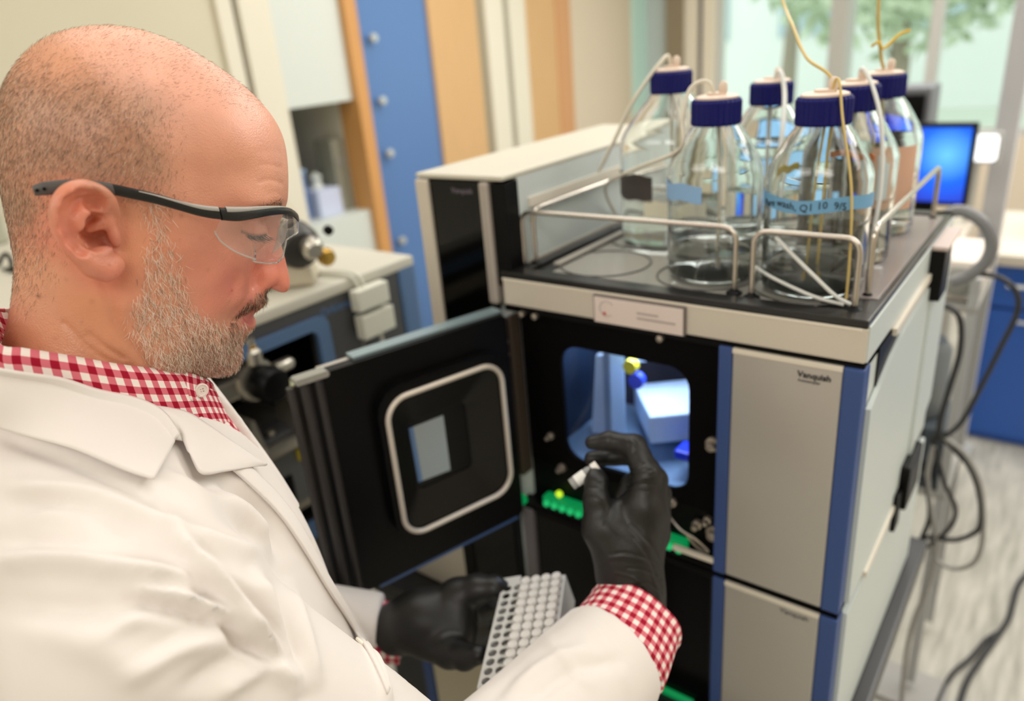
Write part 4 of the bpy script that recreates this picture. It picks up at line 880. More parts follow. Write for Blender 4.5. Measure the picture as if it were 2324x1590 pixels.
def rbf(pts, smooth=2e-3, scale=.035):
    P = np.array([hp(a, b, c / 1000) for a, b, c in pts]); val = np.array([c for _, _, c in pts], float) / 1000
    return P, val
def rbf_fit(P, val, lamb=1e-4):
    d = np.linalg.norm(P[:, None] - P[None], axis=2) / .05
    K = d ** 3; n = len(P); A = np.zeros((n + 3, n + 3)); A[:n, :n] = K + lamb * np.eye(n) * -1; A[:n, n:] = np.c_[np.ones(n), P]; A[n:, :n] = A[:n, n:].T
    w = np.linalg.solve(A, np.r_[val, 0, 0, 0])
    def f(Q):
        out = np.zeros(len(Q))
        for k in range(0, len(Q), 20000):
            q = Q[k:k + 20000]; d = np.linalg.norm(q[:, None] - P[None], axis=2) / .05; out[k:k + 20000] = d ** 3 @ w[:n] + np.c_[np.ones(len(q)), q] @ w[n:]
        return out
    return f
def lin_fit(P, val, lamb=1e-4):                                # calmer kernel
    d = np.linalg.norm(P[:, None] - P[None], axis=2); n = len(P); K = -np.sqrt(d * d + .006 ** 2)
    A = np.zeros((n + 1, n + 1)); A[:n, :n] = K + lamb * np.eye(n); A[:n, n] = 1; A[n, :n] = 1; w = np.linalg.solve(A, np.r_[val, 0])
    def f(Q):
        out = np.zeros(len(Q))
        for k in range(0, len(Q), 20000):
            q = Q[k:k + 20000]; d = np.linalg.norm(q[:, None] - P[None], axis=2); out[k:k + 20000] = -np.sqrt(d * d + .006 ** 2) @ w[:n] + w[n]
        return out
    return f
HS = .00105
ulo, uhi = PR[:, 0].min() - .012, PR[:, 0].max() + .012; vhi = PR[:, 1].max() + .012; vlo = hp(150, 1040)[1]
gu = np.arange(ulo, uhi, HS); gv = np.arange(vlo, vhi, HS); GU, GV = np.meshgrid(gu, gv, indexing='ij'); G2 = np.c_[GU.ravel(), GV.ravel()]
fH = lin_fit(*rbf(HWID), 1e-4)
Pr_ = hps(RADI); fR = lin_fit(Pr_, np.array([r for _, _, r in RADI]) / 1000, 1e-3)
c2 = G2[:]; H2 = np.maximum(fH(G2), .005); R2 = np.maximum(fR(G2), .006)
dd = seg_dist(G2, np.r_[PR, PR[:1]]); ins = in_poly(G2, PR); sd = np.where(ins, dd, -dd)
tt = np.clip(1 - sd / R2, 0, None)
# grooves, folds and bumps drawn on the side of the face: (polyline, w, width mm, depth mm)
def line(L, w): return hps(L, w)
GRO = [([(583, 372), (610, 374), (648, 380)], .045, 1.3, .45), ([(578, 412), (590, 408), (612, 407), (650, 417)], .045, 1.4, .6), ([(600, 440), (625, 436), (648, 446)], .045, 1.5, .3),
 ([(575, 345), (610, 340), (645, 344)], .045, 2.0, .2),
 ([(234, 640), (250, 680), (262, 730), (285, 770), (320, 800), (345, 835)], .058, 3.0, 2.2), ([(205, 762), (240, 790), (280, 815)], .058, 2.0, 1.2), ([(150, 740), (200, 790), (250, 822), (300, 838)], .058, 1.6, 1.0),
 ([(268, 590), (272, 640), (276, 690)], .068, 2.2, .8),
 ([(578, 600), (570, 618), (567, 638), (570, 654)], .024, 1.6, 2.2), ([(575, 655), (556, 680), (535, 700), (524, 722)], .036, 2.5, 1.0),
 ([(520, 722), (545, 716), (574, 712)], .024, 1.3, 1.8), ([(522, 726), (520, 742)], .034, 2.0, .8),
 ([(466, 555), (486, 580), (520, 606), (548, 622)], .052, 2.0, .35), ([(540, 560), (560, 580), (585, 590)], .04, 2.2, .7),
 ([(508, 478), (512, 500), (520, 520)], .055, 2.5, .4)]
GRO += [([(543, 522), (558, 529), (580, 533), (603, 531)], .038, .9, 1.7), ([(546, 510), (560, 501), (580, 498), (602, 503)], .036, 1.3, 1.1), ([(520, 545), (545, 552), (575, 560), (598, 556)], .036, 2.2, .8)]
BMP = [([(560, 466), (600, 462), (636, 462)], .045, 5.5, 1.2), ([(600, 622), (606, 640), (598, 650)], .018, 3.2, 1.2), ([(470, 560), (420, 570)], .06, 9, 1.0), ([(560, 727), (578, 727)], .018, 3.0, 1.0), ([(150, 640), (250, 700), (330, 860)], .056, 9, .8),
 ([(480, 250), (520, 330)], .06, 16, 1.2)]
disp = np.zeros(len(G2))
for L, w, sg, a in GRO: disp -= a / 1000 * np.exp(-(seg_dist(G2, line(L, w)) / (sg / 1000)) ** 2)
for L, w, sg, a in BMP: disp += a / 1000 * np.exp(-(seg_dist(G2, line(L, w)) / (sg / 1000)) ** 2)
sh2 = GU.shape
T2, H2g, R2g, Dg = tt.reshape(sh2), H2.reshape(sh2), R2.reshape(sh2), disp.reshape(sh2)
wlo = -.002; whi = .108; gw = np.arange(wlo - HS, whi, HS); HF = np.empty(sh2 + (len(gw),), np.float32)
for k, w in enumerate(gw):
    aw = abs(w); s = aw / H2g; rr = np.sqrt(T2 * T2 + s * s); g = np.sqrt((T2 / np.maximum(R2g, 1e-4)) ** 2 + (s / H2g) ** 2) / np.maximum(rr, 1e-6)
    HF[:, :, k] = (rr - 1) / np.maximum(g, 4.) - Dg * np.clip(aw / .012, 0, 1)
def local(c0, c1, fn):
    """apply fn(P, field)->field inside a (u,v,w) box"""
    i0, i1 = np.searchsorted(gu, [c0[0], c1[0]]); j0, j1 = np.searchsorted(gv, [c0[1], c1[1]]); k0, k1 = np.searchsorted(gw, [c0[2], c1[2]])
    A = np.stack(np.meshgrid(gu[i0:i1], gv[j0:j1], gw[k0:k1], indexing='ij'), -1); shp = A.shape[:3]; P = A.reshape(-1, 3)
    HF[i0:i1, j0:j1, k0:k1] = fn(P, HF[i0:i1, j0:j1, k0:k1].reshape(-1).astype(float)).reshape(shp)
# eye: eyeball with lowered upper lid, lower lid roll
eu, ev = hp(566, 530, .033); EC = np.array([eu, ev, .032])
def eye(P, f):
    d = np.linalg.norm(P - EC, axis=1)
    f = smin(f, d - .0128, .004)
    # lid slit looking down and forward
    q = P - EC; ang = np.degrees(np.arctan2(q[:, 1], q[:, 0])); sl = np.exp(-((ang + 22) / 7) ** 2) * (q[:, 0] > .002) * np.exp(-((q[:, 2] - .0) / .013) ** 4)
    f = f + .0016 * sl * (np.abs(d - .0128) < .005)
    cr = np.exp(-((ang - 38) / 9) ** 2) * (q[:, 0] > .0) * np.exp(-(q[:, 2] / .014) ** 4); f = f + .0012 * cr * (np.abs(d - .0128) < .006)
    return f
local(EC - .02, EC + .02, eye)
# nostril and alar wing
nu, nv = hp(598, 634, .017)
def nose(P, f):
    f = smin(f, ell(P, (nu, nv, .012), (.0105, .0085, .0068)), .005)
    nn = hp(617, 660, .009); f = smax(f, -ell(P, (nn[0], nn[1] - .001, .0085), (.0062, .0045, .003)), .002)
    return f
local((nu - .03, nv - .03, 0), (nu + .03, nv + .03, .035), nose)
# ear
def e3(x, y, w): u, v = hp(x, y, w); return np.array([u, v, w])
helix = spline(np.array([e3(*p) for p in [(250, 484, .0735), (247, 466, .078), (238, 450, .082), (220, 436, .086), (190, 427, .0895), (161, 434, .092), (142, 453, .0935), (135, 480, .094), (137, 506, .0935), (148, 534, .092), (166, 564, .089), (188, 588, .0855), (208, 603, .082)]]), 3)
anti = spline(np.array([e3(*p) for p in [(204, 462, .0845), (188, 484, .0860), (175, 508, .0870), (176, 534, .0860), (188, 557, .0835), (210, 571, .0800), (234, 574, .0775)]]), 3)
anti2 = [e3(*p) for p in [(190, 488, .0855), (212, 486, .0835), (234, 478, .079)]]
OUTP = spline(np.array([(262, 462), (246, 441), (229, 428), (190, 414), (160, 420), (139, 438), (127, 465), (127, 501), (138, 534), (159, 570), (188, 600), (219, 617), (244, 625), (262, 622), (271, 606), (273, 576), (272, 520)], float), 4, True)
OUT = np.array([hp(x, y, .080) for x, y in OUTP])
def ear(P, f):
    q = proj(h2w(P)); mm = q[:, 2] / F                            # metres per pixel at each point
    x = q[:, 0]; t = np.clip((268 - x) / 138, 0, 1.1); wm = .0665 + .0235 * t ** .85 - .004 * np.clip((q[:, 1] - 560) / 60, 0, 1)
    dd_ = seg_dist(q[:, :2], np.r_[OUTP, OUTP[:1]]); s_ = np.where(in_poly(q[:, :2], OUTP), -dd_, dd_) * mm
    slab = smax(np.abs(P[:, 2] - wm) - .0034, s_ + .0008, .004)
    back = smax(smax(P[:, 2] - wm, s_ + .0085, .004), -(P[:, 2] - .05), .002)
    ear_ = smin(slab, back, .004)
    for a, b in zip(helix[:-1], helix[1:]): ear_ = smin(ear_, cap(P, a, b, .0042, .0042), .0022)
    for a, b in zip(anti[:-1], anti[1:]): ear_ = smin(ear_, cap(P, a, b, .0040, .0040), .0035)
    for a, b in zip(anti2[:-1], anti2[1:]): ear_ = smin(ear_, cap(P, a, b, .0026, .0022), .003)
    for a, b in (((214, 606, .0800), (240, 611, .0775)), ((240, 611, .0775), (258, 600, .0740))): ear_ = smin(ear_, cap(P, e3(*a), e3(*b), .0060, .0058), .006)
    sc = [e3(*p) for p in [(214, 448, .0905), (186, 448, .0935), (163, 462, .0955), (155, 486, .0960), (156, 512, .0955), (167, 540, .0935), (184, 566, .0895)]]
    for a, b in zip(sc[:-1], sc[1:]): ear_ = smax(ear_, -cap(P, a, b, .0040, .0038), .0028)
    ear_ = smax(ear_, -ell(P, e3(217, 461, .0875), (.0058, .0048, .0060)), .003)
    f = smin(f, ear_, .0045)
    for (x_, y_, w, r1, r2, r3) in ((210, 501, .0835, .0066, .0044, .0085), (206, 533, .0825, .0076, .0066, .0120), (226, 540, .0800, .0098, .0072, .0130), (247, 555, .0775, .0052, .0042, .0080)):
        f = smax(f, -ell(P, e3(x_, y_, w), (r1, r2, r3)), .0025)
    f = smin(f, cap(P, e3(202, 521, .0765), e3(244, 502, .0765), .0020, .0038), .003)      # crus of the helix
    f = smin(f, ell(P, e3(258, 531, .0745), (.0034, .0080, .0050)), .003)                     # tragus
    f = smin(f, ell(P, e3(232, 569, .0785), (.0055, .0028, .0036)), .003)                      # antitragus
    return f
_a = hp(285, 650, .08); _b = hp(100, 395, .08)
local((_b[0] - .012, _a[1] - .010, .05), (_a[0] + .010, _b[1] + .010, .107), ear)
k0 = 1 if gw[1] < 1e-9 else 0
kk = np.argmin(np.abs(gw)); HALF = HF[:, :, kk:]; FULL = np.concatenate([HALF[:, :, :0:-1], HALF], 2); FULL[0] = FULL[-1] = .01; FULL[:, :, 0] = FULL[:, :, -1] = .01; FULL[:, 0] = FULL[:, -1] = .01
hv, hq = surface_net(FULL, (gu[0], gv[0], -(HALF.shape[2] - 1) * HS + gw[kk]), HS); del HF, FULL, HALF
hq = hq[:, ::-1] if False else hq
hv = relax(hv, hq, 2, .4)
hn = vnormals(hv, hq)
# pigment of the skin (no light in it): control colours over the side of the head
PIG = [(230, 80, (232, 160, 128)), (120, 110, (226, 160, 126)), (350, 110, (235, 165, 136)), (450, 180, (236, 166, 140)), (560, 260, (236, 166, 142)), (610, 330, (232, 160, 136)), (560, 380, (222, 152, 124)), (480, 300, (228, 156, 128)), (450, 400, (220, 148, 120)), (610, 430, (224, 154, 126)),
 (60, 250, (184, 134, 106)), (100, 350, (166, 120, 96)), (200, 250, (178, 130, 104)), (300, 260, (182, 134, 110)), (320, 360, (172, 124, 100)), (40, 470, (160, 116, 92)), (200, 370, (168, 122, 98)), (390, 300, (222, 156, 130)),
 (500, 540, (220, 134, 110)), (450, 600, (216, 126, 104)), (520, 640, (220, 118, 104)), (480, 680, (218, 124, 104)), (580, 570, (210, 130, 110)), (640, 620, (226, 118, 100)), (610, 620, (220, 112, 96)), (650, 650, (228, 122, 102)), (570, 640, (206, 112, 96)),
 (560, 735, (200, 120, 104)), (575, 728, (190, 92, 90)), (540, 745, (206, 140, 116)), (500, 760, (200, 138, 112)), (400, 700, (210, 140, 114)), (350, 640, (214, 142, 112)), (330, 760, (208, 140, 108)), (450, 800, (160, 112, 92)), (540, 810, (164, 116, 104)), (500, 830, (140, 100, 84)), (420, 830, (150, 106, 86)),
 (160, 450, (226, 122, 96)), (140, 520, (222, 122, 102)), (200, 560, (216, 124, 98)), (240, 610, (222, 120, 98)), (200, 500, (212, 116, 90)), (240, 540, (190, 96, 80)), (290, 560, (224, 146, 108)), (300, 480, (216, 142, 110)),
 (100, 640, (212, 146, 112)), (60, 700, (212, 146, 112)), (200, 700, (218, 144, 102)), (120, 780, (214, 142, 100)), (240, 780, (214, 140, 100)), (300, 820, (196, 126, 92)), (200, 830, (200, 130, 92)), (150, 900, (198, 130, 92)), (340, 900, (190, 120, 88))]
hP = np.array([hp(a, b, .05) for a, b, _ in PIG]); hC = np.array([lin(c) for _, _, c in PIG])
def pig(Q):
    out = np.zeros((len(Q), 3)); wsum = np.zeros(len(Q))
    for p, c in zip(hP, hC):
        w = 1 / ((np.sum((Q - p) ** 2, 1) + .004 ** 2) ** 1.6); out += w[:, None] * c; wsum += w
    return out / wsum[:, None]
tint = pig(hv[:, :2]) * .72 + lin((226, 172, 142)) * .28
rg = np.random.RandomState(5)
def spot(x, y, w, r, k, c):
    global tint
    p = np.array(hp(x, y, w)); m_ = np.exp(-(np.linalg.norm(hv[:, :2] - p, axis=1) / r) ** 2) * (hv[:, 2] > 0) * k; tint = tint * (1 - m_[:, None]) + lin(c) * m_[:, None]
spot(92, 686, .057, .0012, .8, (120, 70, 50)); spot(410, 490, .066, .0016, .35, (150, 90, 70)); spot(524, 665, .05, .003, .25, (190, 80, 80)); spot(530, 661, .05, .0008, .6, (150, 60, 60)); spot(246, 598, .08, .0007, .6, (130, 70, 60)); spot(64, 735, .057, .0006, .6, (130, 80, 60))
for _ in range(60):
    spot(rg.uniform(60, 640), rg.uniform(100, 830), .06, rg.uniform(.0006, .0018), rg.uniform(.1, .25), (165, 100, 80))
# dark colour of the lash line
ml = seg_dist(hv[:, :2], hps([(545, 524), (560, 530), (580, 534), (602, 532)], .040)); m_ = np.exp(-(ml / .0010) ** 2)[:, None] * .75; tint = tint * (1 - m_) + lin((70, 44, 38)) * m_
# lips
ml = seg_dist(hv[:, :2], hps([(556, 727), (572, 727)], .015)); m_ = np.exp(-(ml / .0042) ** 4)[:, None] * .6 * (np.abs(hv[:, 2]) < .03)[:, None]; tint = tint * (1 - m_) + lin((176, 84, 84)) * m_
M_skin = mat('skin', (220, 150, 120), .38, sss=.12, spec=.5)
def skin_nodes(m):
    nt = m.node_tree; N = nt.nodes; L = nt.links; b = N['Principled BSDF']
    at_ = N.new('ShaderNodeAttribute'); at_.attribute_name = 'tint'
    n = N.new('ShaderNodeTexNoise'); n.inputs['Scale'].default_value = 260; n.inputs['Detail'].default_value = 5
    n2 = N.new('ShaderNodeTexNoise'); n2.inputs['Scale'].default_value = 45; n2.inputs['Detail'].default_value = 4
    tc = N.new('ShaderNodeTexCoord'); L.new(tc.outputs['Object'], n.inputs['Vector']); L.new(tc.outputs['Object'], n2.inputs['Vector'])
    hs = N.new('ShaderNodeHueSaturation'); mr = N.new('ShaderNodeMapRange'); mr.inputs[3].default_value = .86; mr.inputs[4].default_value = 1.14; L.new(n2.outputs['Fac'], mr.inputs[0]); L.new(mr.outputs[0], hs.inputs['Value'])
    L.new(at_.outputs['Color'], hs.inputs['Color']); L.new(hs.outputs[0], b.inputs['Base Color'])
    v = N.new('ShaderNodeTexVoronoi'); v.inputs['Scale'].default_value = 900; L.new(tc.outputs['Object'], v.inputs['Vector'])
    ad = N.new('ShaderNodeMath'); ad.operation = 'ADD'; L.new(n.outputs['Fac'], ad.inputs[0]); L.new(v.outputs['Distance'], ad.inputs[1])
    bp = N.new('ShaderNodeBump'); bp.inputs['Strength'].default_value = .32; bp.inputs['Distance'].default_value = .0005; L.new(ad.outputs[0], bp.inputs['Height']); L.new(bp.outputs[0], b.inputs['Normal'])
skin_nodes(M_skin)
man = thing('person', 'bald bearded man in white lab coat, checked shirt and black gloves holding a vial', 'person', tuple(at(150, 1300, .6) * [1, 1, 0]))
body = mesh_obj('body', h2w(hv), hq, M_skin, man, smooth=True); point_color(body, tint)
# ---------------------------------------------------------------- hair, beard, brows, lashes
def hair_mat(name, stops, rough=.5):
    m = bpy.data.materials.new(name); m.use_nodes = True; nt = m.node_tree; N = nt.nodes; L = nt.links; b = N['Principled BSDF']
    hi = N.new('ShaderNodeHairInfo'); cr = N.new('ShaderNodeValToRGB'); e = cr.color_ramp.elements
    e[0].position = stops[0][0]; e[0].color = list(lin(stops[0][1])) + [1]; e[1].position = stops[-1][0]; e[1].color = list(lin(stops[-1][1])) + [1]
    for p, c in stops[1:-1]: k = e.new(p); k.color = list(lin(c)) + [1]
    L.new(hi.outputs['Random'], cr.inputs[0]); L.new(cr.outputs[0], b.inputs['Base Color']); b.inputs['Roughness'].default_value = rough; b.inputs['Specular IOR Level'].default_value = .35
    return m
_tri = np.concatenate([hq[:, [0, 1, 2]], hq[:, [0, 2, 3]]])
_ar = np.linalg.norm(np.cross(hv[_tri[:, 1]] - hv[_tri[:, 0]], hv[_tri[:, 2]] - hv[_tri[:, 0]]), axis=1); _cum = np.cumsum(_ar) / _ar.sum()
def roots(n, seed):
    r = np.random.RandomState(seed); t = _tri[np.searchsorted(_cum, r.rand(n))]; a = r.rand(n, 1); b = r.rand(n, 1); f = a + b > 1; a = np.where(f, 1 - a, a); b = np.where(f, 1 - b, b)
    w0 = 1 - a - b; return hv[t[:, 0]] * w0 + hv[t[:, 1]] * a + hv[t[:, 2]] * b, hn[t[:, 0]] * w0 + hn[t[:, 1]] * a + hn[t[:, 2]] * b, r
def soft(Q, poly, w, edge=.004):
    P = hps(poly, w); s = seg_dist(Q, np.r_[P, P[:1]]) * np.where(in_poly(Q, P), 1, -1); return np.clip(.5 + s / (2 * edge), 0, 1)
def strands(name, cand, seed, dens, flow, length, rad, m, lift=.35, jit=.25, curl=.15, lab=None, parent=None, seg=5):
    P, Nn, r = roots(cand, seed); Nn /= np.linalg.norm(Nn, axis=1)[:, None]
    d = dens(P, Nn); keep = r.rand(len(P)) < d; P, Nn = P[keep], Nn[keep]; n = len(P)
    fl = flow(P); fl3 = np.c_[fl, np.zeros(n)]; T = fl3 - Nn * np.sum(fl3 * Nn, 1)[:, None]; T /= np.linalg.norm(T, axis=1)[:, None] + 1e-9
    T += r.normal(size=(n, 3)) * jit; T -= Nn * np.sum(T * Nn, 1)[:, None]; T /= np.linalg.norm(T, axis=1)[:, None] + 1e-9
    lf = np.clip(lift + r.normal(size=(n, 1)) * .12, .05, 1.5); L = (length(P) * r.uniform(.65, 1.25, n))[:, None]
    C = np.cross(T, Nn) * r.normal(size=(n, 1)) * curl
    pts = np.zeros((n, seg, 3))
    for k in range(seg):
        t = k / (seg - 1); pts[:, k] = P - Nn * .0004 + L * (t * (T + Nn * lf) - t * t * Nn * lf * .35 + t * t * C) / np.sqrt(1 + lf ** 2)
    W = h2w(pts.reshape(-1, 3)) - np.array(rootloc(man))
    hc = bpy.data.hair_curves.new(name); hc.add_curves([seg] * n); hc.position_data.foreach_set('vector', W.astype(np.float32).ravel())
    ra = hc.attributes.get('radius') or hc.attributes.new('radius', 'FLOAT', 'POINT')
    prof_ = np.array([1, .95, .85, .65, .25])[:seg]; ra.data.foreach_set('value', (np.tile(prof_, n) * np.repeat(rad * r.uniform(.75, 1.25, n), seg)).astype(np.float32))
    hc.materials.append(m); o = bpy.data.objects.new(name, hc); COL.objects.link(o); o.parent = parent or man; o['kind'] = 'stuff'
    if lab: o['label'] = lab
    return o, n
def notear(P):
    q = proj(h2w(P * [1, 1, 0] + np.abs(P) * [0, 0, 1]))[:, :2]; c_ = OUTP.mean(0); return np.where(in_poly(q, c_ + (OUTP - c_) * 1.05) | (np.abs(P[:, 2]) > .0795), 0, 1.)
front = lambda P: np.abs(P[:, 2]) > -1
scalp = [(-60, 150), (30, 120), (120, 150), (230, 165), (320, 205), (366, 250), (380, 300), (366, 350), (372, 400), (390, 440), (330, 448), (262, 420), (215, 408), (150, 408), (120, 430), (112, 520), (105, 590), (80, 650), (50, 690), (20, 690), (-60, 640)]
topz = [(-60, 160), (30, 60), (150, 30), (300, 30), (430, 80), (540, 150), (600, 230), (560, 260), (470, 230), (380, 240), (320, 205), (230, 165), (120, 150), (30, 120)]
M_hair = hair_mat('hair_mix', [(0, (104, 78, 62)), (.4, (136, 106, 84)), (.68, (166, 138, 114)), (.85, (205, 184, 160)), (1, (248, 236, 218))])
M_hair2 = hair_mat('stubble_mix', [(0, (110, 84, 68)), (.6, (150, 116, 94)), (1, (225, 200, 170))])
s1, n1 = strands('hair', 190000, 11, lambda P, N_: soft(P[:, :2], scalp, .06, .014) ** 1.3 * notear(P) * .92,
    lambda P: np.stack([-.62 + 0 * P[:, 0], -.80 + 0 * P[:, 0]], 1), lambda P: .0046 + 0 * P[:, 0], .000060, M_hair, .26, .20)
s2, n2 = strands('top_stubble', 80000, 12, lambda P, N_: soft(P[:, :2], topz, .03, .006) * (1 - soft(P[:, :2], scalp, .06, .005)) * .35,
    lambda P: np.stack([.75 + 0 * P[:, 0], .1 + 0 * P[:, 0]], 1), lambda P: .0032 + 0 * P[:, 0], .000055, M_hair2, .75, .4)
burn = [(312, 440), (352, 440), (366, 470), (382, 520), (392, 570), (398, 610), (330, 640), (322, 600), (326, 560), (336, 520), (322, 480)]
beardz = [(322, 600), (395, 590), (405, 630), (412, 670), (440, 700), (470, 722), (500, 735), (520, 742), (530, 762), (545, 768), (575, 752), (590, 780), (585, 880), (480, 880), (415, 852), (350, 832), (318, 790), (294, 745), (290, 705), (305, 660)]
soul = [(548, 748), (572, 742), (585, 752), (575, 775), (545, 775)]
mous = [(625, 655), (605, 657), (585, 662), (562, 676), (542, 694), (524, 712), (512, 735), (520, 752), (530, 742), (538, 726), (556, 712), (580, 706), (600, 702), (625, 690)]
M_be = hair_mat('beard_mix', [(0, (172, 136, 108)), (.2, (214, 184, 156)), (.45, (240, 220, 198)), (1, (255, 248, 236))])
M_be2 = hair_mat('beard_dark_mix', [(0, (72, 56, 46)), (.35, (120, 98, 80)), (.6, (190, 164, 138)), (1, (245, 234, 218))])
M_mo = hair_mat('moustache_mix', [(0, (38, 28, 24)), (.55, (82, 60, 48)), (.75, (150, 124, 98)), (1, (228, 208, 180))])
dark = lambda P: np.clip((P[:, 0] - hp(415, 780, .05)[0]) / .03, 0, 1) * np.clip((hp(450, 745, .05)[1] - P[:, 1]) / .02, 0, 1)
bfl = lambda P: np.stack([.10 + 4.5 * np.clip(P[:, 0] - hp(430, 700, .05)[0], -.03, .08), -1 + 0 * P[:, 0]], 1)
blen = lambda P: .0068 - .0015 * dark(P)
bd_ = lambda P: np.maximum(soft(P[:, :2], beardz, .052, .004), np.maximum(soft(P[:, :2], burn, .064, .004) * .7, soft(P[:, :2], soul, .01, .002) * .9))
strands('beard', 95000, 13, lambda P, N_: bd_(P) * notear(P) * (1 - .55 * dark(P)) * .95, bfl, blen, .000085, M_be, .38, .30, .25)
strands('beard_dark', 95000, 14, lambda P, N_: bd_(P) * notear(P) * (.14 + .95 * dark(P)), bfl, blen, .00008, M_be2, .42, .32, .25, 'darker grey-brown chin hair')
strands('moustache', 110000, 15, lambda P, N_: soft(P[:, :2], mous, .024, .002) * (np.abs(P[:, 2]) < .048), lambda P: np.stack([-.15 + 0 * P[:, 0], -1 + 0 * P[:, 0]], 1), lambda P: .0062 + 0 * P[:, 0], .000085, M_mo, .50, .3, .2, 'dark brown moustache')
brow = [(575, 466), (600, 459), (632, 454), (650, 458), (648, 474), (600, 474), (575, 474)]
strands('eyebrow', 190000, 16, lambda P, N_: soft(P[:, :2], brow, .038, .0015) * .8, lambda P: np.stack([-.8 + 0 * P[:, 0], .45 + 0 * P[:, 0]], 1), lambda P: .0070 + 0 * P[:, 0], .000085, M_mo, .5, .3)
nape = [(20, 640), (60, 600), (110, 560), (122, 640), (100, 700), (60, 740), (15, 760)]
strands('nape_hair', 50000, 17, lambda P, N_: soft(P[:, :2], nape, .057, .006) * .22 * notear(P), lambda P: np.stack([-.2 + 0 * P[:, 0], -1 + 0 * P[:, 0]], 1), lambda P: .0055 + 0 * P[:, 0], .00005, M_be, .35, .5, .3)
# eyelashes on the lowered lid of each eye
M_lash = mat('lash', (40, 28, 24), .5)
for sgn in (1, -1):
    lb = MB(); rl = np.random.RandomState(3); ln_ = spline(hps([(548, 525), (560, 530), (572, 533), (586, 534), (602, 532)], .040), 9)
    for k, (lu, lv__) in enumerate(ln_):
        for j in (0, 1):
            t = k / (len(ln_) - 1); du, dv = lu - EC[0], lv__ - EC[1]; lw_ = EC[2] + math.sqrt(max(.0135 ** 2 - du * du - dv * dv, 1e-6)) * .92
            base = np.array([lu + rl.normal() * .0003, lv__ + rl.normal() * .0002, lw_]); dr = np.array([.25 + .5 * t, -.85, .35 * (1 - t)]) + rl.normal(size=3) * .1; dr /= np.linalg.norm(dr); L_ = rl.uniform(.005, .0085)
            P_ = np.array([base, base + dr * L_ * .5 + [.0002, -.0002, .0004], base + dr * L_ + [.0012, .0006, .0010]]) * [1, 1, sgn]
            lb.tube(h2w(P_), [.00011, .00009, .00004], 4)
    o = lb.build('eyelashes', M_lash, man); o['kind'] = 'stuff'

# ---------------------------------------------------------------- safety glasses (worn, lift off as one)
gl = thing('safety_glasses', 'clear safety glasses with black temples and brow bar, worn on the face', 'glasses', tuple(h2w([hp(640, 480, 0)[0], hp(640, 480, 0)[1], 0])))
M_gb = mat('glasses_black', (22, 22, 23), .32, bump=.15, bscale=900); M_gg = mat('glasses_grey', (168, 164, 158), .38); M_gr = mat('glasses_rubber', (84, 82, 80), .5)
M_lens = clear_mat('clear_lens', (252, 252, 252), 1.45, .0, .05, (255, 245, 235))
def sweep(rings):
    """rings: list of closed outlines (equal counts) in head coordinates"""
    n = len(rings[0]); V = h2w(np.concatenate(rings)); Fc = [[i * n + k, i * n + (k + 1) % n, (i + 1) * n + (k + 1) % n, (i + 1) * n + k] for i in range(len(rings) - 1) for k in range(n)]
    Fc += [list(range(n))[::-1], [(len(rings) - 1) * n + k for k in range(n)]]; return V, Fc
def oval(c, up, side, hh, ww, n=12, p=2.6):
    o = []
    for k in range(n):
        a = 2 * PI * k / n; ca, sa = math.cos(a), math.sin(a); o.append(np.array(c) + np.array(up) * hh * abs(ca) ** (2 / p) * (1 if ca > 0 else -1) + np.array(side) * ww * abs(sa) ** (2 / p) * (1 if sa > 0 else -1))
    return np.array(o)
def tpoint(x, y, w): u, v = hp(x, y, w); return np.array([u, v, w])
TP = [(76, 433, .0795), (100, 428, .0800), (130, 425, .0795), (170, 420, .0785), (215, 422, .0775), (258, 430, .0775), (300, 439, .0785), (350, 450, .0790), (400, 464, .0788), (440, 475, .0785), (470, 481, .078), (498, 484, .0775)]
HH = [.0026, .0036, .0038, .0032, .0032, .0034, .0035, .0034, .0034, .0036, .0038, .0040]
TPs = spline(np.array([tpoint(*p) for p in TP]), 3); HHs = np.interp(np.linspace(0, 1, len(TPs)), np.linspace(0, 1, len(HH)), HH)
FP = [(500, 485, .0772), (530, 487, .0765), (560, 485, .0745), (590, 481, .070), (615, 478, .063), (638, 477, .053), (655, 480, .040), (666, 486, .026), (672, 492, .012), (673, 494, 0)]
FPs = spline(np.array([tpoint(*p) for p in FP]), 4)
FH = np.interp(np.linspace(0, 1, len(FPs)), [0, .15, .4, .7, 1], [.0040, .0042, .0032, .0026, .0036])
for sgn in (1, -1):
    ms_ = np.array([1, 1, sgn])
    rings = [oval(p * ms_, (0, 1, 0), (0, 0, 1), h, .0018) for p, h in zip(TPs, HHs)]
    cut = 15
    tmp = MB().add(*sweep(rings[:cut + 1]), True).build('temple_tip', M_gr, gl)
    tm = MB().add(*sweep([oval(p * ms_, (0, 1, 0), (0, 0, 1), h * .97, .0017) for p, h in list(zip(TPs, HHs))[cut:]]), True).build('temple', M_gb, gl)
    MB().add(*sweep([oval((p + [0, h * .62, .0002]) * ms_, (0, 1, 0), (0, 0, 1), h * .42 * min(1, .25 + k * .08), .0017) for k, (p, h) in enumerate(list(zip(TPs, HHs))[cut + 4:])]), True).build('grey_inlay', M_gg, tm)
    for q_ in (0.12, .30): 
        p = TPs[int(q_ * 12)]; MB().lathe([(.0009, 0), (.0009, .0008), (.0001, .0008)], h2w((p + [0, 0, .0016]) * ms_), 8, HW * sgn).build('dimple', M_blk, tmp)
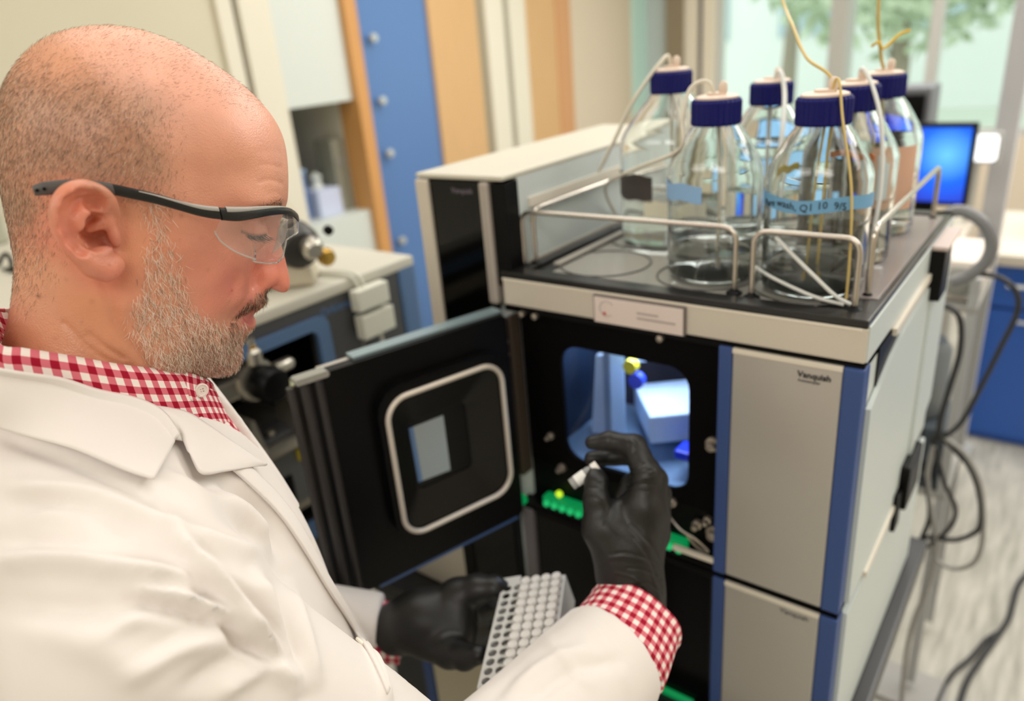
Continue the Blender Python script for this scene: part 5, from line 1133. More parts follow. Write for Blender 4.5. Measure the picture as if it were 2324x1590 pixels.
# brow bar runs round the front from one hinge to the other
FB = np.concatenate([FPs, FPs[-2::-1] * [1, 1, -1]]); FBh = np.concatenate([FH, FH[-2::-1]])
tan = np.gradient(FB, axis=0); tan /= np.linalg.norm(tan, axis=1)[:, None]; nrm = np.cross(tan, [0, 1, 0]); nrm *= np.sign(nrm[:, :1] * 1.0 + 1e-9) if False else 1
sidev = np.array([np.cross([0, 1, 0], t) for t in tan])
bb = MB().add(*sweep([oval(p, (0, 1, 0), s, h, .0019) for p, h, s in zip(FB, FBh, sidev)]), True).build('brow_bar', M_gb, gl)
for sgn in (1, -1):
    MB().add(*sweep([oval((p + [0, h * .72, 0]) * [1, 1, sgn], (0, 1, 0), s * [1, 1, sgn], h * .5 * (1 - .6 * k / 24), .0021) for k, (p, h, s) in enumerate(list(zip(FB, FBh, sidev))[2:26])]), True).build('silver_inlay', M_gg, bb)
for p, s_ in ((FB[0], sidev[0]), (FB[-1], sidev[-1])): MB().add(*sweep([oval(p + tan[0] * k, (0, 1, 0), s_, .0041, .00205) for k in (-.0003, .0003)]), True).build('hinge_line', M_blk, bb)
# wrap-round lens: strip below the bar, with a nose cut-out in the middle
lowL = [(500, 0), (486, 22), (478, 52), (484, 68), (500, 82), (530, 98), (556, 110)]
nL = len(FB); s_ar = np.r_[0, np.cumsum(np.linalg.norm(np.diff(FB, axis=0), axis=1))]; S = s_ar[-1]; half = S / 2
top = np.interp(0, [0], [0])
V = []; rows = 10; ext = np.array([tpoint(x, 486, .0772) for x in (480, 490)])
LB = np.concatenate([ext[:, :] * 1.0, FB, ext[::-1] * [1, 1, -1]]); _s = np.r_[0, np.cumsum(np.linalg.norm(np.diff(LB, axis=0), axis=1))]; LB = np.stack([np.interp(np.linspace(0, _s[-1], 121), _s, LB[:, k]) for k in range(3)], 1); sl = np.r_[0, np.cumsum(np.linalg.norm(np.diff(LB, axis=0), axis=1))]; SL = sl[-1]
def lens_depth(s):
    s = min(s, SL - s)                       # metres from the rear edge
    d = np.interp(s, [0, .0012, .003, .006, .010, .016, .028, .040, .052, .060, .066, SL / 2], [.0115, .0150, .0178, .0205, .0232, .0262, .0315, .0345, .0350, .0320, .0200, .0085])
    return d
V = []
for p, s in zip(LB, sl):
    d = lens_depth(s)
    tp_ = min(s, SL - s)
    start = .0105 * max(0, 1 - tp_ / .0065) if tp_ < .0065 else 0.0
    for k in range(rows + 1):
        t = k / rows; dd_ = start + (d - start) * t; V.append(p + np.array([-.10 * dd_ * (p[0] > LB[12][0]) - 2.2 * dd_ ** 2, -dd_, -.12 * dd_ * np.sign(p[2]) * min(1, abs(p[2]) / .04)]))
V = np.array(V); m_ = rows + 1; Fc = np.array([[i * m_ + k, (i + 1) * m_ + k, (i + 1) * m_ + k + 1, i * m_ + k + 1] for i in range(len(LB) - 1) for k in range(rows)])
ln = mesh_obj('lens', h2w(V), Fc, M_lens, gl, smooth=True)
sd_ = ln.modifiers.new('thick', 'SOLIDIFY'); sd_.thickness = .0016; sd_.offset = 0
M_rimg = clear_mat('lens_rim', (225, 228, 226), 1.5, .05, .22, (255, 255, 250))
edge = np.array([V[i * m_ + rows] for i in range(len(LB))]); MB().tube(h2w(np.concatenate([[V[0]], edge, [V[(len(LB) - 1) * m_]]])), .0006, 6).build('lens_rim', M_rimg, ln)
# clear nose bridge with two pads and the moulded clip under the bar
for sgn in (1, -1):
    pb = [tpoint(640, 506, .004), tpoint(636, 530, .008), tpoint(632, 552, .012), tpoint(622, 570, .0145)]
    pb = [p * [1, 1, sgn] for p in pb]
    o = MB().add(*sweep([oval(p, (.9, .3, 0), (0, 0, 1), .0050 + .0015 * math.sin(k / 8 * PI), .0012) for k, p in enumerate(spline(np.array(pb), 3))]), True).build('nose_pad', M_rimg, gl)
MB().add(*sweep([oval(tpoint(x, y, 0), (1, 0, 0), (0, 0, 1), .0028, .0075) for x, y in ((668, 498), (660, 506), (650, 515))]), True).build('bridge_clip', M_gb, gl)
MB().add(*sweep([oval(tpoint(x, y, 0) , (1, 0, 0), (0, 0, 1), .0022, .005) for x, y in ((664, 497), (655, 512), (645, 522), (641, 532))]), True).build('bridge', M_rimg, gl)
# ---------------------------------------------------------------- clothes
_N = None
TU = np.array([HU[0], HU[1], 0]); TU /= np.linalg.norm(TU); TW = np.cross(TU, [0, 0, 1.]); TZ = np.array([0, 0, 1.])
def planeW(x, y, w, o=None):
    r = ray(x, y); o = NB if o is None else o; s = ((o + TW * w - C0) @ TW) / (r @ TW); return C0 + r * s
NB = D0.copy(); NB = planeW(200, 880, 0, D0)                     # base of the neck
TM = np.array([TU, TZ, TW])
def l2w(P): return NB + np.asarray(P, float) @ TM
def w2l(P): return (np.asarray(P, float) - NB) @ TM.T
elbR = w2l(at(1008, 1872, .545)); wrR = w2l(at(1392, 1482, .672)); shR = np.array([-.015, -.095, .168])
shL = np.array([-.015, -.095, -.168]); elbL = np.array([.02, -.36, -.215]); wrL = w2l(at(862, 1432, .835))
axR = (wrR - elbR) / np.linalg.norm(wrR - elbR); axL = (wrL - elbL) / np.linalg.norm(wrL - elbL)
def torso(P, g=0.0):
    f = ell(P, (-.005, -.235, 0), (.128 + g, .235 + g, .178 + g))
    f = smin(f, ell(P, (.018, -.47, 0), (.139 + g, .28 + g, .175 + g)), .05)
    f = smin(f, cap(P, (-.040, -.035, .03), shR + [0, .012, -.01], .056 + g, .060 + g), .035)
    f = smin(f, cap(P, (-.040, -.035, -.03), shL + [0, .012, .01], .056 + g, .060 + g), .035)
    f = smin(f, cap(P, (-.045, -.055, 0), (.0, -.075, 0), .074 + g, .085 + g), .03)
    return f
def coat_solid(P):
    f = torso(P, .004)
    f = smin(f, cap(P, shR, elbR, .066, .060), .022)
    fr_ = cap(P, elbR, wrR + axR * .05, .057, .0535); fr_ = smax(fr_, (P - wrR) @ axR, .003); f = smin(f, fr_, .012)
    f = smin(f, cap(P, shL, elbL, .066, .058), .022)
    fl_ = cap(P, elbL, wrL + axL * .05, .058, .038); fl_ = smax(fl_, (P - wrL) @ axL, .003); f = smin(f, fl_, .012)
    return f
def coat_f(P):
    f = coat_solid(P)
    # V opening at the throat
    k_ = np.clip(1 + P[:, 1] / .125, 0, 2); on = P[:, 1] > -.125; wn = np.where(on, .055 * k_ + .006, -.02); wf = np.where(on, .034 * k_ - .004, -.02)
    v = np.maximum(np.maximum(P[:, 2] - wn, -P[:, 2] - wf), -(P[:, 0] - .012)); f = np.where((P[:, 0] > .0), smax(f, -(v + .002), .003), f)
    return f
def collar_f(P): return smin(coat_solid(P), cap(P, (-.035, -.06, 0), (-.055, .075, 0), .090, .078), .03)
def shirt_f(P): return torso(P, -.0035)
HC = .003
cvv, cq = sdf_mesh(coat_f, (-.22, -.62, -.30), (.46, .10, .29), HC)
cvv = relax(cvv, cq, 2, .5); cn = vnormals(cvv, cq); cw = l2w(cvv); cnw = cn @ TM; pj = proj(cw)
facing = np.clip(np.sum(cnw * (C0 - cw), 1) / np.linalg.norm(C0 - cw, axis=1) * 3 + .3, 0, 1)
FOLD = [  # (picture line, width px, height mm): + crest, - hollow
 ([(460, 1392), (497, 1401), (525, 1418), (545, 1455), (577, 1470), (600, 1482), (650, 1510)], 13, -6.5), ([(470, 1378), (505, 1388), (540, 1405), (566, 1428)], 9, 5), ([(545, 1478), (570, 1490), (600, 1502)], 9, 5),
 ([(293, 1362), (397, 1377), (477, 1400)], 16, -6), ([(300, 1340), (397, 1350), (470, 1372), (510, 1398)], 14, 6), ([(330, 1326), (412, 1330), (480, 1352)], 15, -5),
 ([(0, 1274), (149, 1274), (298, 1290), (400, 1308), (430, 1326)], 26, 7), ([(0, 1235), (150, 1238), (300, 1258), (380, 1276)], 22, -3.5),
 ([(387, 1212), (472, 1290), (571, 1410), (621, 1480), (670, 1560)], 17, 7), ([(410, 1275), (480, 1345), (540, 1400)], 14, -4), ([(420, 1222), (500, 1290), (590, 1400), (650, 1490), (700, 1590)], 16, -3.5),
 ([(586, 1307), (610, 1380), (650, 1475), (690, 1560)], 13, 4.5), ([(470, 1262), (560, 1330), (580, 1340)], 12, 2.5), ([(660, 1330), (690, 1430), (720, 1540)], 14, 3), ([(625, 1330), (655, 1420), (690, 1510)], 14, -2.5),
 ([(233, 1215), (348, 1256), (400, 1290)], 17, -3), ([(25, 1103), (199, 1118), (348, 1178), (422, 1206), (500, 1225), (600, 1262)], 18, 4), ([(30, 1140), (180, 1150), (320, 1205)], 20, -3), ([(60, 1165), (160, 1158), (250, 1172)], 16, 3),
 ([(487, 1110), (546, 1170), (600, 1228)], 14, 4.5), ([(348, 1112), (447, 1164), (540, 1210)], 18, -4), ([(372, 1072), (450, 1120), (540, 1172), (600, 1240)], 14, 3.5), ([(520, 1100), (580, 1150), (640, 1250)], 15, -3),
 ([(238, 1440), (300, 1405), (360, 1396)], 20, 3.5), ([(330, 1490), (420, 1440), (480, 1425)], 18, -3), ([(300, 1530), (400, 1470), (500, 1450)], 22, 4), ([(420, 1560), (520, 1500), (570, 1490)], 16, -3), ([(480, 1590), (570, 1530), (620, 1515)], 16, 3), ([(100, 1420), (250, 1480), (350, 1560)], 45, 3), ([(0, 1370), (120, 1380), (260, 1385)], 26, -3.5),
 ([(1150, 1560), (1240, 1500), (1330, 1465)], 14, 2.5), ([(1200, 1590), (1300, 1520), (1400, 1500)], 15, -2.5), ([(1100, 1590), (1180, 1520)], 16, -2), ([(1235, 1440), (1290, 1500), (1340, 1550)], 10, 1.8), ([(1330, 1400), (1390, 1470), (1425, 1560)], 8, 1.0),
 ([(0, 985), (150, 1040), (330, 1112)], 12, -2.5), ([(532, 1078), (600, 1135), (646, 1187), (700, 1262), (745, 1337), (800, 1420), (846, 1500), (880, 1590)], 7, 3.2), ([(600, 1120), (660, 1185), (715, 1265), (760, 1345), (820, 1430), (866, 1520)], 5, -3.0)]
dsp = np.zeros(len(cw)); vis = (facing > 0)
P2 = pj[:, :2]
for L, wd, hmm in FOLD:
    L = spline(np.array(L, float), 3); bb_ = (P2[:, 0] > L[:, 0].min() - 4 * wd) & (P2[:, 0] < L[:, 0].max() + 4 * wd) & (P2[:, 1] > L[:, 1].min() - 4 * wd) & (P2[:, 1] < L[:, 1].max() + 4 * wd) & vis
    ii = np.nonzero(bb_)[0]; d = seg_dist(P2[ii], L) / wd; e_ = np.minimum(np.linalg.norm(P2[ii] - L[0], axis=1), np.linalg.norm(P2[ii] - L[-1], axis=1)) / (wd * 2.5)
    dsp[ii] += hmm / 1000 * 1.9 * np.exp(-d * d) * (.35 + .65 * np.clip(e_, 0, 1))
# broad soft unevenness everywhere
for k, (fx_, am) in enumerate(((11, .0016), (23, .0010), (41, .0005))):
    rg2 = np.random.RandomState(k + 40); A_ = rg2.normal(size=(6, 3)) * fx_; ph = rg2.rand(6) * 6.28; dsp += am * np.sin(cvv @ A_.T + ph).sum(1) / 2.4
cv2 = cvv + cn * (dsp * np.where(vis, np.clip(facing, .4, 1), 1))[:, None]
cv2 = relax(cv2, cq, 3, .5)
M_coat = bpy.data.materials.new('coat_cotton'); M_coat.use_nodes = True
def cloth_nodes(m, col, rough=.85, thread=2400.):
    nt = m.node_tree; N = nt.nodes; L = nt.links; b = N['Principled BSDF']; b.inputs['Roughness'].default_value = rough; b.inputs['Specular IOR Level'].default_value = .2
    b.inputs['Sheen Weight'].default_value = .15; tc = N.new('ShaderNodeTexCoord'); n = N.new('ShaderNodeTexNoise'); n.inputs['Scale'].default_value = 18; n.inputs['Detail'].default_value = 3; L.new(tc.outputs['Object'], n.inputs['Vector'])
    mx = N.new('ShaderNodeMix'); mx.data_type = 'RGBA'; c = lin(col); mx.inputs[6].default_value = list(c * .95) + [1]; mx.inputs[7].default_value = list(np.minimum(c * 1.03, .93)) + [1]; L.new(n.outputs['Fac'], mx.inputs[0]); L.new(mx.outputs[2], b.inputs['Base Color'])
    w1 = N.new('ShaderNodeTexNoise'); w1.inputs['Scale'].default_value = thread; w1.inputs['Detail'].default_value = 2; L.new(tc.outputs['Object'], w1.inputs['Vector'])
    bp = N.new('ShaderNodeBump'); bp.inputs['Strength'].default_value = .12; bp.inputs['Distance'].default_value = .0004; L.new(w1.outputs['Fac'], bp.inputs['Height']); L.new(bp.outputs[0], b.inputs['Normal'])
cloth_nodes(M_coat, (232, 225, 219))
coat = mesh_obj('lab_coat', l2w(cv2), cq, M_coat, man, smooth=True)
# where sight lines meet the coat (used to lay collar, lapels and edges on the cloth)
def hit(xy, fn, s0=.25, s1=1.2):
    xy = np.asarray(xy, float); R_ = np.array([ray(x, y) for x, y in xy]); ln_ = np.linalg.norm(R_, axis=1)[:, None]; R_ = R_ / ln_; s = np.full(len(xy), s0)
    for _ in range(60):
        d = fn(w2l(C0 + R_ * s[:, None])); s = np.minimum(s + np.clip(d, -.02, .05) * .8, s1)
    P = w2l(C0 + R_ * s[:, None]); e = 1e-3; g = np.stack([fn(P + np.eye(3)[k] * e) - fn(P - np.eye(3)[k] * e) for k in range(3)], 1); g /= np.linalg.norm(g, axis=1)[:, None] + 1e-9
    return P, g
def sheet(name, A, B, nA, nB, off, m, parent, thick=.0016, bulge=0., edge=None, fn=coat_f, curl=0.):
    """a cloth leaf between two picture lines A and B (same point count after resampling), lifted off the coat by off(s,t)"""
    def rs(L, n):
        L = spline(np.array(L, float), 6); d = np.r_[0, np.cumsum(np.linalg.norm(np.diff(L, axis=0), axis=1))]; return np.stack([np.interp(np.linspace(0, d[-1], n), d, L[:, k]) for k in (0, 1)], 1)
    a, b = rs(A, nA), rs(B, nA); G = np.array([a * (1 - t) + b * t for t in np.linspace(0, 1, nB)])          # (nB, nA, 2)
    P, g = hit(G.reshape(-1, 2), fn); S_, T_ = np.meshgrid(np.linspace(0, 1, nA), np.linspace(0, 1, nB)); o = off(S_.ravel(), T_.ravel())
    P = P + g * o[:, None]; V = l2w(P); idx = np.arange(nA * nB).reshape(nB, nA)
    Q = np.stack([idx[:-1, :-1].ravel(), idx[:-1, 1:].ravel(), idx[1:, 1:].ravel(), idx[1:, :-1].ravel()], 1)
    o_ = mesh_obj(name, V, Q, m, parent, smooth=True); md = o_.modifiers.new('t', 'SOLIDIFY'); md.thickness = thick; md.offset = 0
    uv = o_.data.uv_layers.new(name='UVMap'); su = np.zeros((nB, nA)); sv = np.zeros((nB, nA)); W3 = P.reshape(nB, nA, 3)
    su[:, 1:] = np.cumsum(np.linalg.norm(np.diff(W3[nB // 2], axis=0), axis=1))[None]; sv[1:] = np.cumsum(np.linalg.norm(np.diff(W3, axis=0), axis=2), axis=0)
    vi = np.array([l.vertex_index for l in o_.data.loops]); uv.data.foreach_set('uv', np.stack([su.ravel()[vi], sv.ravel()[vi]], 1).astype(np.float32).ravel())
    return o_
# coat collar leaf and lapel, near side
colA = [(-60, 812), (0, 831), (119, 856), (209, 890), (288, 914), (348, 944), (378, 982), (391, 1001)]
colB = [(-60, 952), (0, 971), (75, 998), (149, 1028), (215, 1056), (280, 1080), (343, 1102), (391, 1003)]
colB = [(-60, 952), (0, 971), (100, 1010), (200, 1050), (280, 1080), (343, 1102)]
col_edge = [(391, 1001), (343, 1102)]
sheet('collar', [(-60, 812), (0, 831), (119, 856), (209, 890), (288, 914), (348, 944), (378, 980), (391, 1001)], colB, 60, 22,
      lambda s, t: .0035 + .0045 * np.sin(np.clip(t, 0, 1) * PI) * .6 + .0035 * (t < .06) + .002 * t + .0012 * np.sin(s * 9 + t * 3), M_coat, coat, fn=collar_f)
sheet('lapel', [(330, 930), (380, 940), (422, 953), (497, 999), (545, 1030), (588, 1061)], [(391, 1003), (412, 1011), (422, 1043), (445, 1087), (497, 1079), (560, 1066), (588, 1062)], 50, 16,
      lambda s, t: .0048 + .003 * np.sin(t * PI) * (1 - s * .6) + .002 * np.sin(t * 5 + s * 4) * (1 - s), M_coat, coat, fn=lambda P: smin(coat_solid(P), cap(P, (-.035, -.06, 0), (-.055, .075, 0), .090, .078), .02))
# far lapel edge: a rolled strip rising beside the shirt on his left
far = [l2w(p) for p in ([.070, -.015, -.050], [.082, -.045, -.044], [.094, -.080, -.030], [.106, -.118, -.012], [.114, -.150, .0])]
MB().add(*sweep([w2h(f_)[None] + np.array([[0, 0, 0]]) + np.array([[math.cos(a) * .007, 0, math.sin(a) * .010] for a in np.linspace(0, 2 * PI, 10, endpoint=False)]) for f_ in spline(np.array(far), 4)]), True).build('lapel', M_coat, coat)
sheet('front_band', [(512, 1064), (545, 1092), (598, 1142), (640, 1190), (690, 1264), (735, 1340), (790, 1422), (836, 1502), (870, 1580)], [(548, 1050), (576, 1078), (622, 1124), (668, 1184), (708, 1256), (742, 1318), (794, 1402), (838, 1484), (872, 1562)], 60, 8,
      lambda s, t: .0030 + .0014 * np.sin(t * PI), M_coat, coat)
# front buttons
for x, y in ((822, 1468), (700, 1240)):
    P, g = hit([(x, y)], coat_f); gw_ = g[0] @ TM; MB().lathe([(.0001, 0), (.0068, 0), (.0072, .0012), (.0066, .0022), (.0050, .0018), (.0001, .0016)], l2w(P[0]) + gw_ * .001, 20, gw_).build('button', mat('coat_button', (236, 230, 214), .35), coat)
# ---------------------------------------------------------------- checked shirt
M_gin = bpy.data.materials.new('red_gingham'); M_gin.use_nodes = True
def gingham(m, period=.0098):
    nt = m.node_tree; N = nt.nodes; L = nt.links; b = N['Principled BSDF']; b.inputs['Roughness'].default_value = .85; b.inputs['Specular IOR Level'].default_value = .2
    uv = N.new('ShaderNodeUVMap'); sp = N.new('ShaderNodeSeparateXYZ'); L.new(uv.outputs[0], sp.inputs[0]); st = []
    for k in (0, 1):
        a = N.new('ShaderNodeMath'); a.operation = 'DIVIDE'; a.inputs[1].default_value = period; L.new(sp.outputs[k], a.inputs[0])
        f = N.new('ShaderNodeMath'); f.operation = 'FRACT'; L.new(a.outputs[0], f.inputs[0])
        g = N.new('ShaderNodeMath'); g.operation = 'GREATER_THAN'; g.inputs[1].default_value = .5; L.new(f.outputs[0], g.inputs[0]); st.append(g)
    s = N.new('ShaderNodeMath'); s.operation = 'ADD'; L.new(st[0].outputs[0], s.inputs[0]); L.new(st[1].outputs[0], s.inputs[1])
    h = N.new('ShaderNodeMath'); h.operation = 'DIVIDE'; h.inputs[1].default_value = 2; L.new(s.outputs[0], h.inputs[0])
    cr = N.new('ShaderNodeValToRGB'); cr.color_ramp.interpolation = 'CONSTANT'; e = cr.color_ramp.elements; e[0].color = list(lin((240, 228, 220))) + [1]; e[0].position = 0; e[1].position = .75; e[1].color = list(lin((158, 16, 44))) + [1]
    k = e.new(.25); k.color = list(lin((214, 112, 124))) + [1]
    L.new(h.outputs[0], cr.inputs[0]); L.new(cr.outputs[0], b.inputs['Base Color'])
    tc = N.new('ShaderNodeTexCoord'); w1 = N.new('ShaderNodeTexNoise'); w1.inputs['Scale'].default_value = 1500; L.new(tc.outputs['Object'], w1.inputs['Vector']); bp = N.new('ShaderNodeBump'); bp.inputs['Strength'].default_value = .15; bp.inputs['Distance'].default_value = .0003; L.new(w1.outputs['Fac'], bp.inputs['Height']); L.new(bp.outputs[0], b.inputs['Normal'])
gingham(M_gin)
def uv_grid(name, W3, m, parent, closed=False, thick=.0014, u0=0., v0=0.):
    """W3 (rows, cols, 3) in world coordinates with metric UVs"""
    nB, nA = W3.shape[:2]; idx = np.arange(nA * nB).reshape(nB, nA); Q = np.stack([idx[:-1, :-1].ravel(), idx[:-1, 1:].ravel(), idx[1:, 1:].ravel(), idx[1:, :-1].ravel()], 1)
    o_ = mesh_obj(name, W3.reshape(-1, 3), Q, m, parent, smooth=True); md = o_.modifiers.new('t', 'SOLIDIFY'); md.thickness = thick; md.offset = 0
    su = np.zeros((nB, nA)); sv = np.zeros((nB, nA)); su[:, 1:] = np.cumsum(np.linalg.norm(np.diff(W3[nB // 2], axis=0), axis=1))[None]; sv[1:] = np.cumsum(np.linalg.norm(np.diff(W3, axis=0), axis=2).mean(1))[:, None]
    vi = np.array([l.vertex_index for l in o_.data.loops]); uv = o_.data.uv_layers.new(name='UVMap'); uv.data.foreach_set('uv', np.stack([su.ravel()[vi] + u0, sv.ravel()[vi] + v0], 1).astype(np.float32).ravel())
    return o_
def planeH(x, y, w): r = ray(x, y); s = ((D0 + HW * w - C0) @ HW) / (r @ HW); return C0 + r * s
topc = [(-72, 668, 0), (-68, 690, .022), (-48, 726, .043), (0, 781, .058), (50, 789, .064), (98, 797, .0665), (165, 808, .0675), (229, 820, .066), (285, 829, .062), (327, 834, .056), (370, 838, .048), (410, 842, .037), (440, 848, .024), (462, 856, .010)]
tw_ = np.array([planeH(*p) for p in topc]); TWd = spline(tw_, 5)
mir = TWd[::-1].copy(); mir = D0 + ((mir - D0) @ HM.T * [1, 1, -1]) @ HM
ringc = np.concatenate([TWd[::-1], mir[::-1][1:]])                      # front near side -> nape -> front far side
cen = ringc.mean(0); rows = []
for k, t in enumerate(np.linspace(0, 1, 14)):
    outw = ringc - cen; outw[:, 2] = 0; outw /= np.linalg.norm(outw, axis=1)[:, None]
    fall = .042 * t; rr_ = ringc + outw * (.0035 * math.sin(min(t * 6, 1) * PI / 2) + .006 * t) - np.array([0, 0, 1.]) * fall
    rows.append(rr_)
shirt = mesh_obj('checked_shirt', *(lambda a: (l2w(relax(a[0], a[1], 1)), a[1]))(sdf_mesh(shirt_f, (-.2, -.20, -.10), (.2, .08, .10), .005)), M_gin, man, smooth=True)
uvl = shirt.data.uv_layers.new(name='UVMap'); _vi = np.array([l.vertex_index for l in shirt.data.loops]); _sl = w2l(np.array([v.co[:] for v in shirt.data.vertices]) + np.array(rootloc(man)))
uvl.data.foreach_set('uv', np.stack([(_sl[:, 2] * .9 + _sl[:, 0] * .35)[_vi], (_sl[:, 1])[_vi]], 1).astype(np.float32).ravel())
uv_grid('collar', np.array(rows), M_gin, shirt, u0=.002)
# inner collar stand
st_ = [ringc - (ringc - cen) / np.linalg.norm(ringc - cen, axis=1)[:, None] * .002 - np.array([0, 0, 1.]) * z for z in (.002, .02, .04)]
uv_grid('collar_stand', np.array(st_), M_gin, shirt, thick=.001)
# collar point with its button and the placket below
def wpt(x, y, w): return planeH(x, y, w)
tip = [[wpt(418, 842, .036), wpt(440, 848, .028), wpt(462, 856, .016), wpt(476, 866, .008)], [wpt(420, 862, .040), wpt(442, 868, .033), wpt(464, 874, .022), wpt(480, 880, .012)], [wpt(424, 884, .043), wpt(444, 890, .036), wpt(462, 896, .026), wpt(474, 902, .016)], [wpt(432, 906, .044), wpt(445, 910, .037), wpt(456, 914, .030), wpt(464, 918, .022)]]
tg = np.array(tip); tg = np.array([spline(r_, 4) for r_ in tg]); tg = np.stack([spline(tg[:, k], 4) for k in range(tg.shape[1])], 1) + HW * .003
uv_grid('collar_point', tg, M_gin, shirt, u0=.003, v0=.002)
pl = [[wpt(432, 905, .034), wpt(450, 908, .026), wpt(476, 912, .010)], [wpt(440, 930, .033), wpt(458, 934, .024), wpt(484, 940, .009)], [wpt(452, 955, .030), wpt(468, 960, .021), wpt(490, 968, .008)], [wpt(462, 985, .026), wpt(478, 992, .018), wpt(497, 1000, .006)], [wpt(475, 1015, .022), wpt(490, 1022, .014), wpt(506, 1030, .004)]]
pg = np.array(pl); pg = np.array([spline(r_, 4) for r_ in pg]); pg = np.stack([spline(pg[:, k], 4) for k in range(pg.shape[1])], 1)
uv_grid('placket', pg, M_gin, shirt, u0=.001)
bc = wpt(453, 881, .034) + HW * .004; bax = HW + HU * .3; bax /= np.linalg.norm(bax)
MB().lathe([(.0001, .0), (.0046, 0), (.0050, .0008), (.0049, .0016), (.0038, .0019), (.0034, .0013), (.0001, .0012)], bc, 24, bax).build('button', mat('pearl_button', (232, 216, 208), .25), shirt)
for dx, dz in ((.0009, .0009), (-.0009, .0009), (.0009, -.0009), (-.0009, -.0009)): MB().lathe([(.0004, 0), (.0004, .0002), (.0001, .0002)], bc + bax * .0013 + HU * dx + HV * dz, 8, bax).build('button_hole', mat('hole', (150, 120, 110), .6) if 'hole' not in bpy.data.materials else bpy.data.materials['hole'], shirt)

# ---------------------------------------------------------------- shirt cuffs
def cuff(name, c_lo, c_hi, r_lo, r_hi, rollax, grp=None, lab=None):
    ax_ = (c_hi - c_lo) / np.linalg.norm(c_hi - c_lo); a_ = np.cross(ax_, rollax); a_ /= np.linalg.norm(a_); b_ = np.cross(ax_, a_); rows = []
    th_ = np.linspace(0, 2 * PI, 73)
    prof_ = [(-.02, r_lo - .003), (0, r_lo), (.25, r_lo * .7 + r_hi * .3 + .0006), (.5, (r_lo + r_hi) / 2), (.75, r_lo * .25 + r_hi * .75), (.9, r_hi + .0002), (.97, r_hi + .0012), (1.0, r_hi + .0008), (1.01, r_hi - .0008), (.97, r_hi - .0016), (.6, r_hi - .003)]
    L_ = np.linalg.norm(c_hi - c_lo)
    for t, r in prof_:
        w_ = 1 + .018 * np.sin(th_ * 3 + 1) + .012 * np.sin(th_ * 7 + t * 4)
        rows.append(c_lo + ax_ * t * L_ + (np.cos(th_) * r * w_)[:, None] * a_ + (np.sin(th_) * r * .92 * w_)[:, None] * b_)
    return uv_grid(name, np.array(rows), M_gin, shirt, thick=.0012)
wR = l2w(wrR); aR = axR @ TM; hiR = at(1440, 1398, .700)
cuff('cuff', wR - aR * .012 + (at(1402, 1478, .672) - at(1392, 1482, .672)), hiR, .050, .0455, np.array([0, 0, 1.]))
wL = l2w(wrL); aL = axL @ TM
cuff('cuff', wL - aL * .01, wL + aL * .026, .0345, .033, np.array([0, 0, 1.]))

# trousers and shoes (under the coat, out of the picture)
def legs_f(P):
    f = ell(P, (.0, -.66, 0), (.12, .14, .16))
    for s in (1, -1):
        f = smin(f, cap(P, (.0, -.70, .085 * s), (.01, -1.0, .095 * s), .085, .062), .03); f = smin(f, cap(P, (.01, -1.0, .095 * s), (-.01, .10 - NB[2], .10 * s), .062, .055), .02)
    return f
_v, _q = sdf_mesh(legs_f, (-.2, -NB[2] + .03, -.25), (.2, -.5, .25), .010)
mesh_obj('trousers', l2w(relax(_v, _q, 1)), _q, mat('dark_trousers', (46, 48, 60), .85), man, smooth=True)
for s in (1, -1):
    def shoe_f(P): return smax(smin(ell(P, (.02, .045 - NB[2], .10 * s), (.085, .045, .048)), ell(P, (.10, .035 - NB[2], .10 * s), (.075, .034, .046)), .03), -(P[:, 1] + NB[2] - .002), .002)
    _v, _q = sdf_mesh(shoe_f, (-.1, -NB[2] - .01, .10 * s - .06), (.2, -NB[2] + .12, .10 * s + .06), .006); mesh_obj('shoe', l2w(_v), _q, mat('shoe_leather', (30, 28, 28), .4) if s == 1 else bpy.data.materials['shoe_leather'], man, smooth=True)
# ---------------------------------------------------------------- gloved hands
M_glv = mat('black_nitrile', (25, 24, 23), .40, spec=.42, bump=.25, bscale=520)
M_glv2 = M_glv
def A3(x, y, d): return at(x, y, d)
# right hand: back of the hand towards the lens, index and thumb pinching a vial
wr = A3(1446, 1400, .712); pal = A3(1425, 1215, .705)
fing = {  # base, knuckle, middle joint, last joint, tip  and radii
 'index': ([A3(1455, 1150, .700), A3(1466, 1075, .700), A3(1440, 1012, .712), A3(1384, 1001, .722), A3(1344, 1004, .726)], [.0150, .0135, .0112, .0092, .0072]),
 'middle': ([A3(1470, 1160, .708), A3(1484, 1088, .713), A3(1452, 1032, .742), A3(1392, 1034, .752), A3(1342, 1040, .746)], [.0150, .0135, .0110, .0092, .0075]),
 'ring': ([A3(1478, 1180, .722), A3(1494, 1120, .730), A3(1462, 1072, .768), A3(1430, 1096, .784), A3(1412, 1128, .780)], [.0145, .0130, .0105, .0088, .0072]),
 'little': ([A3(1482, 1210, .738), A3(1492, 1165, .750), A3(1462, 1142, .775), A3(1444, 1158, .790), A3(1430, 1185, .786)], [.0135, .0115, .0092, .0080, .0066])}
thumb = ([A3(1400, 1290, .705), A3(1364, 1200, .700), A3(1353, 1135, .699), A3(1352, 1090, .708), A3(1350, 1074, .712)], [.0205, .0155, .0112, .0098, .0078])
vL = [A3(1296, 1100, .712), A3(1346, 1064, .712)]
def chain(P, pts, rad, k=.004):
    f = None
    for (a, b), (ra, rb) in zip(zip(pts[:-1], pts[1:]), zip(rad[:-1], rad[1:])):
        c = cap(P, a, b, ra, rb); f = c if f is None else smin(f, c, k)
    return f
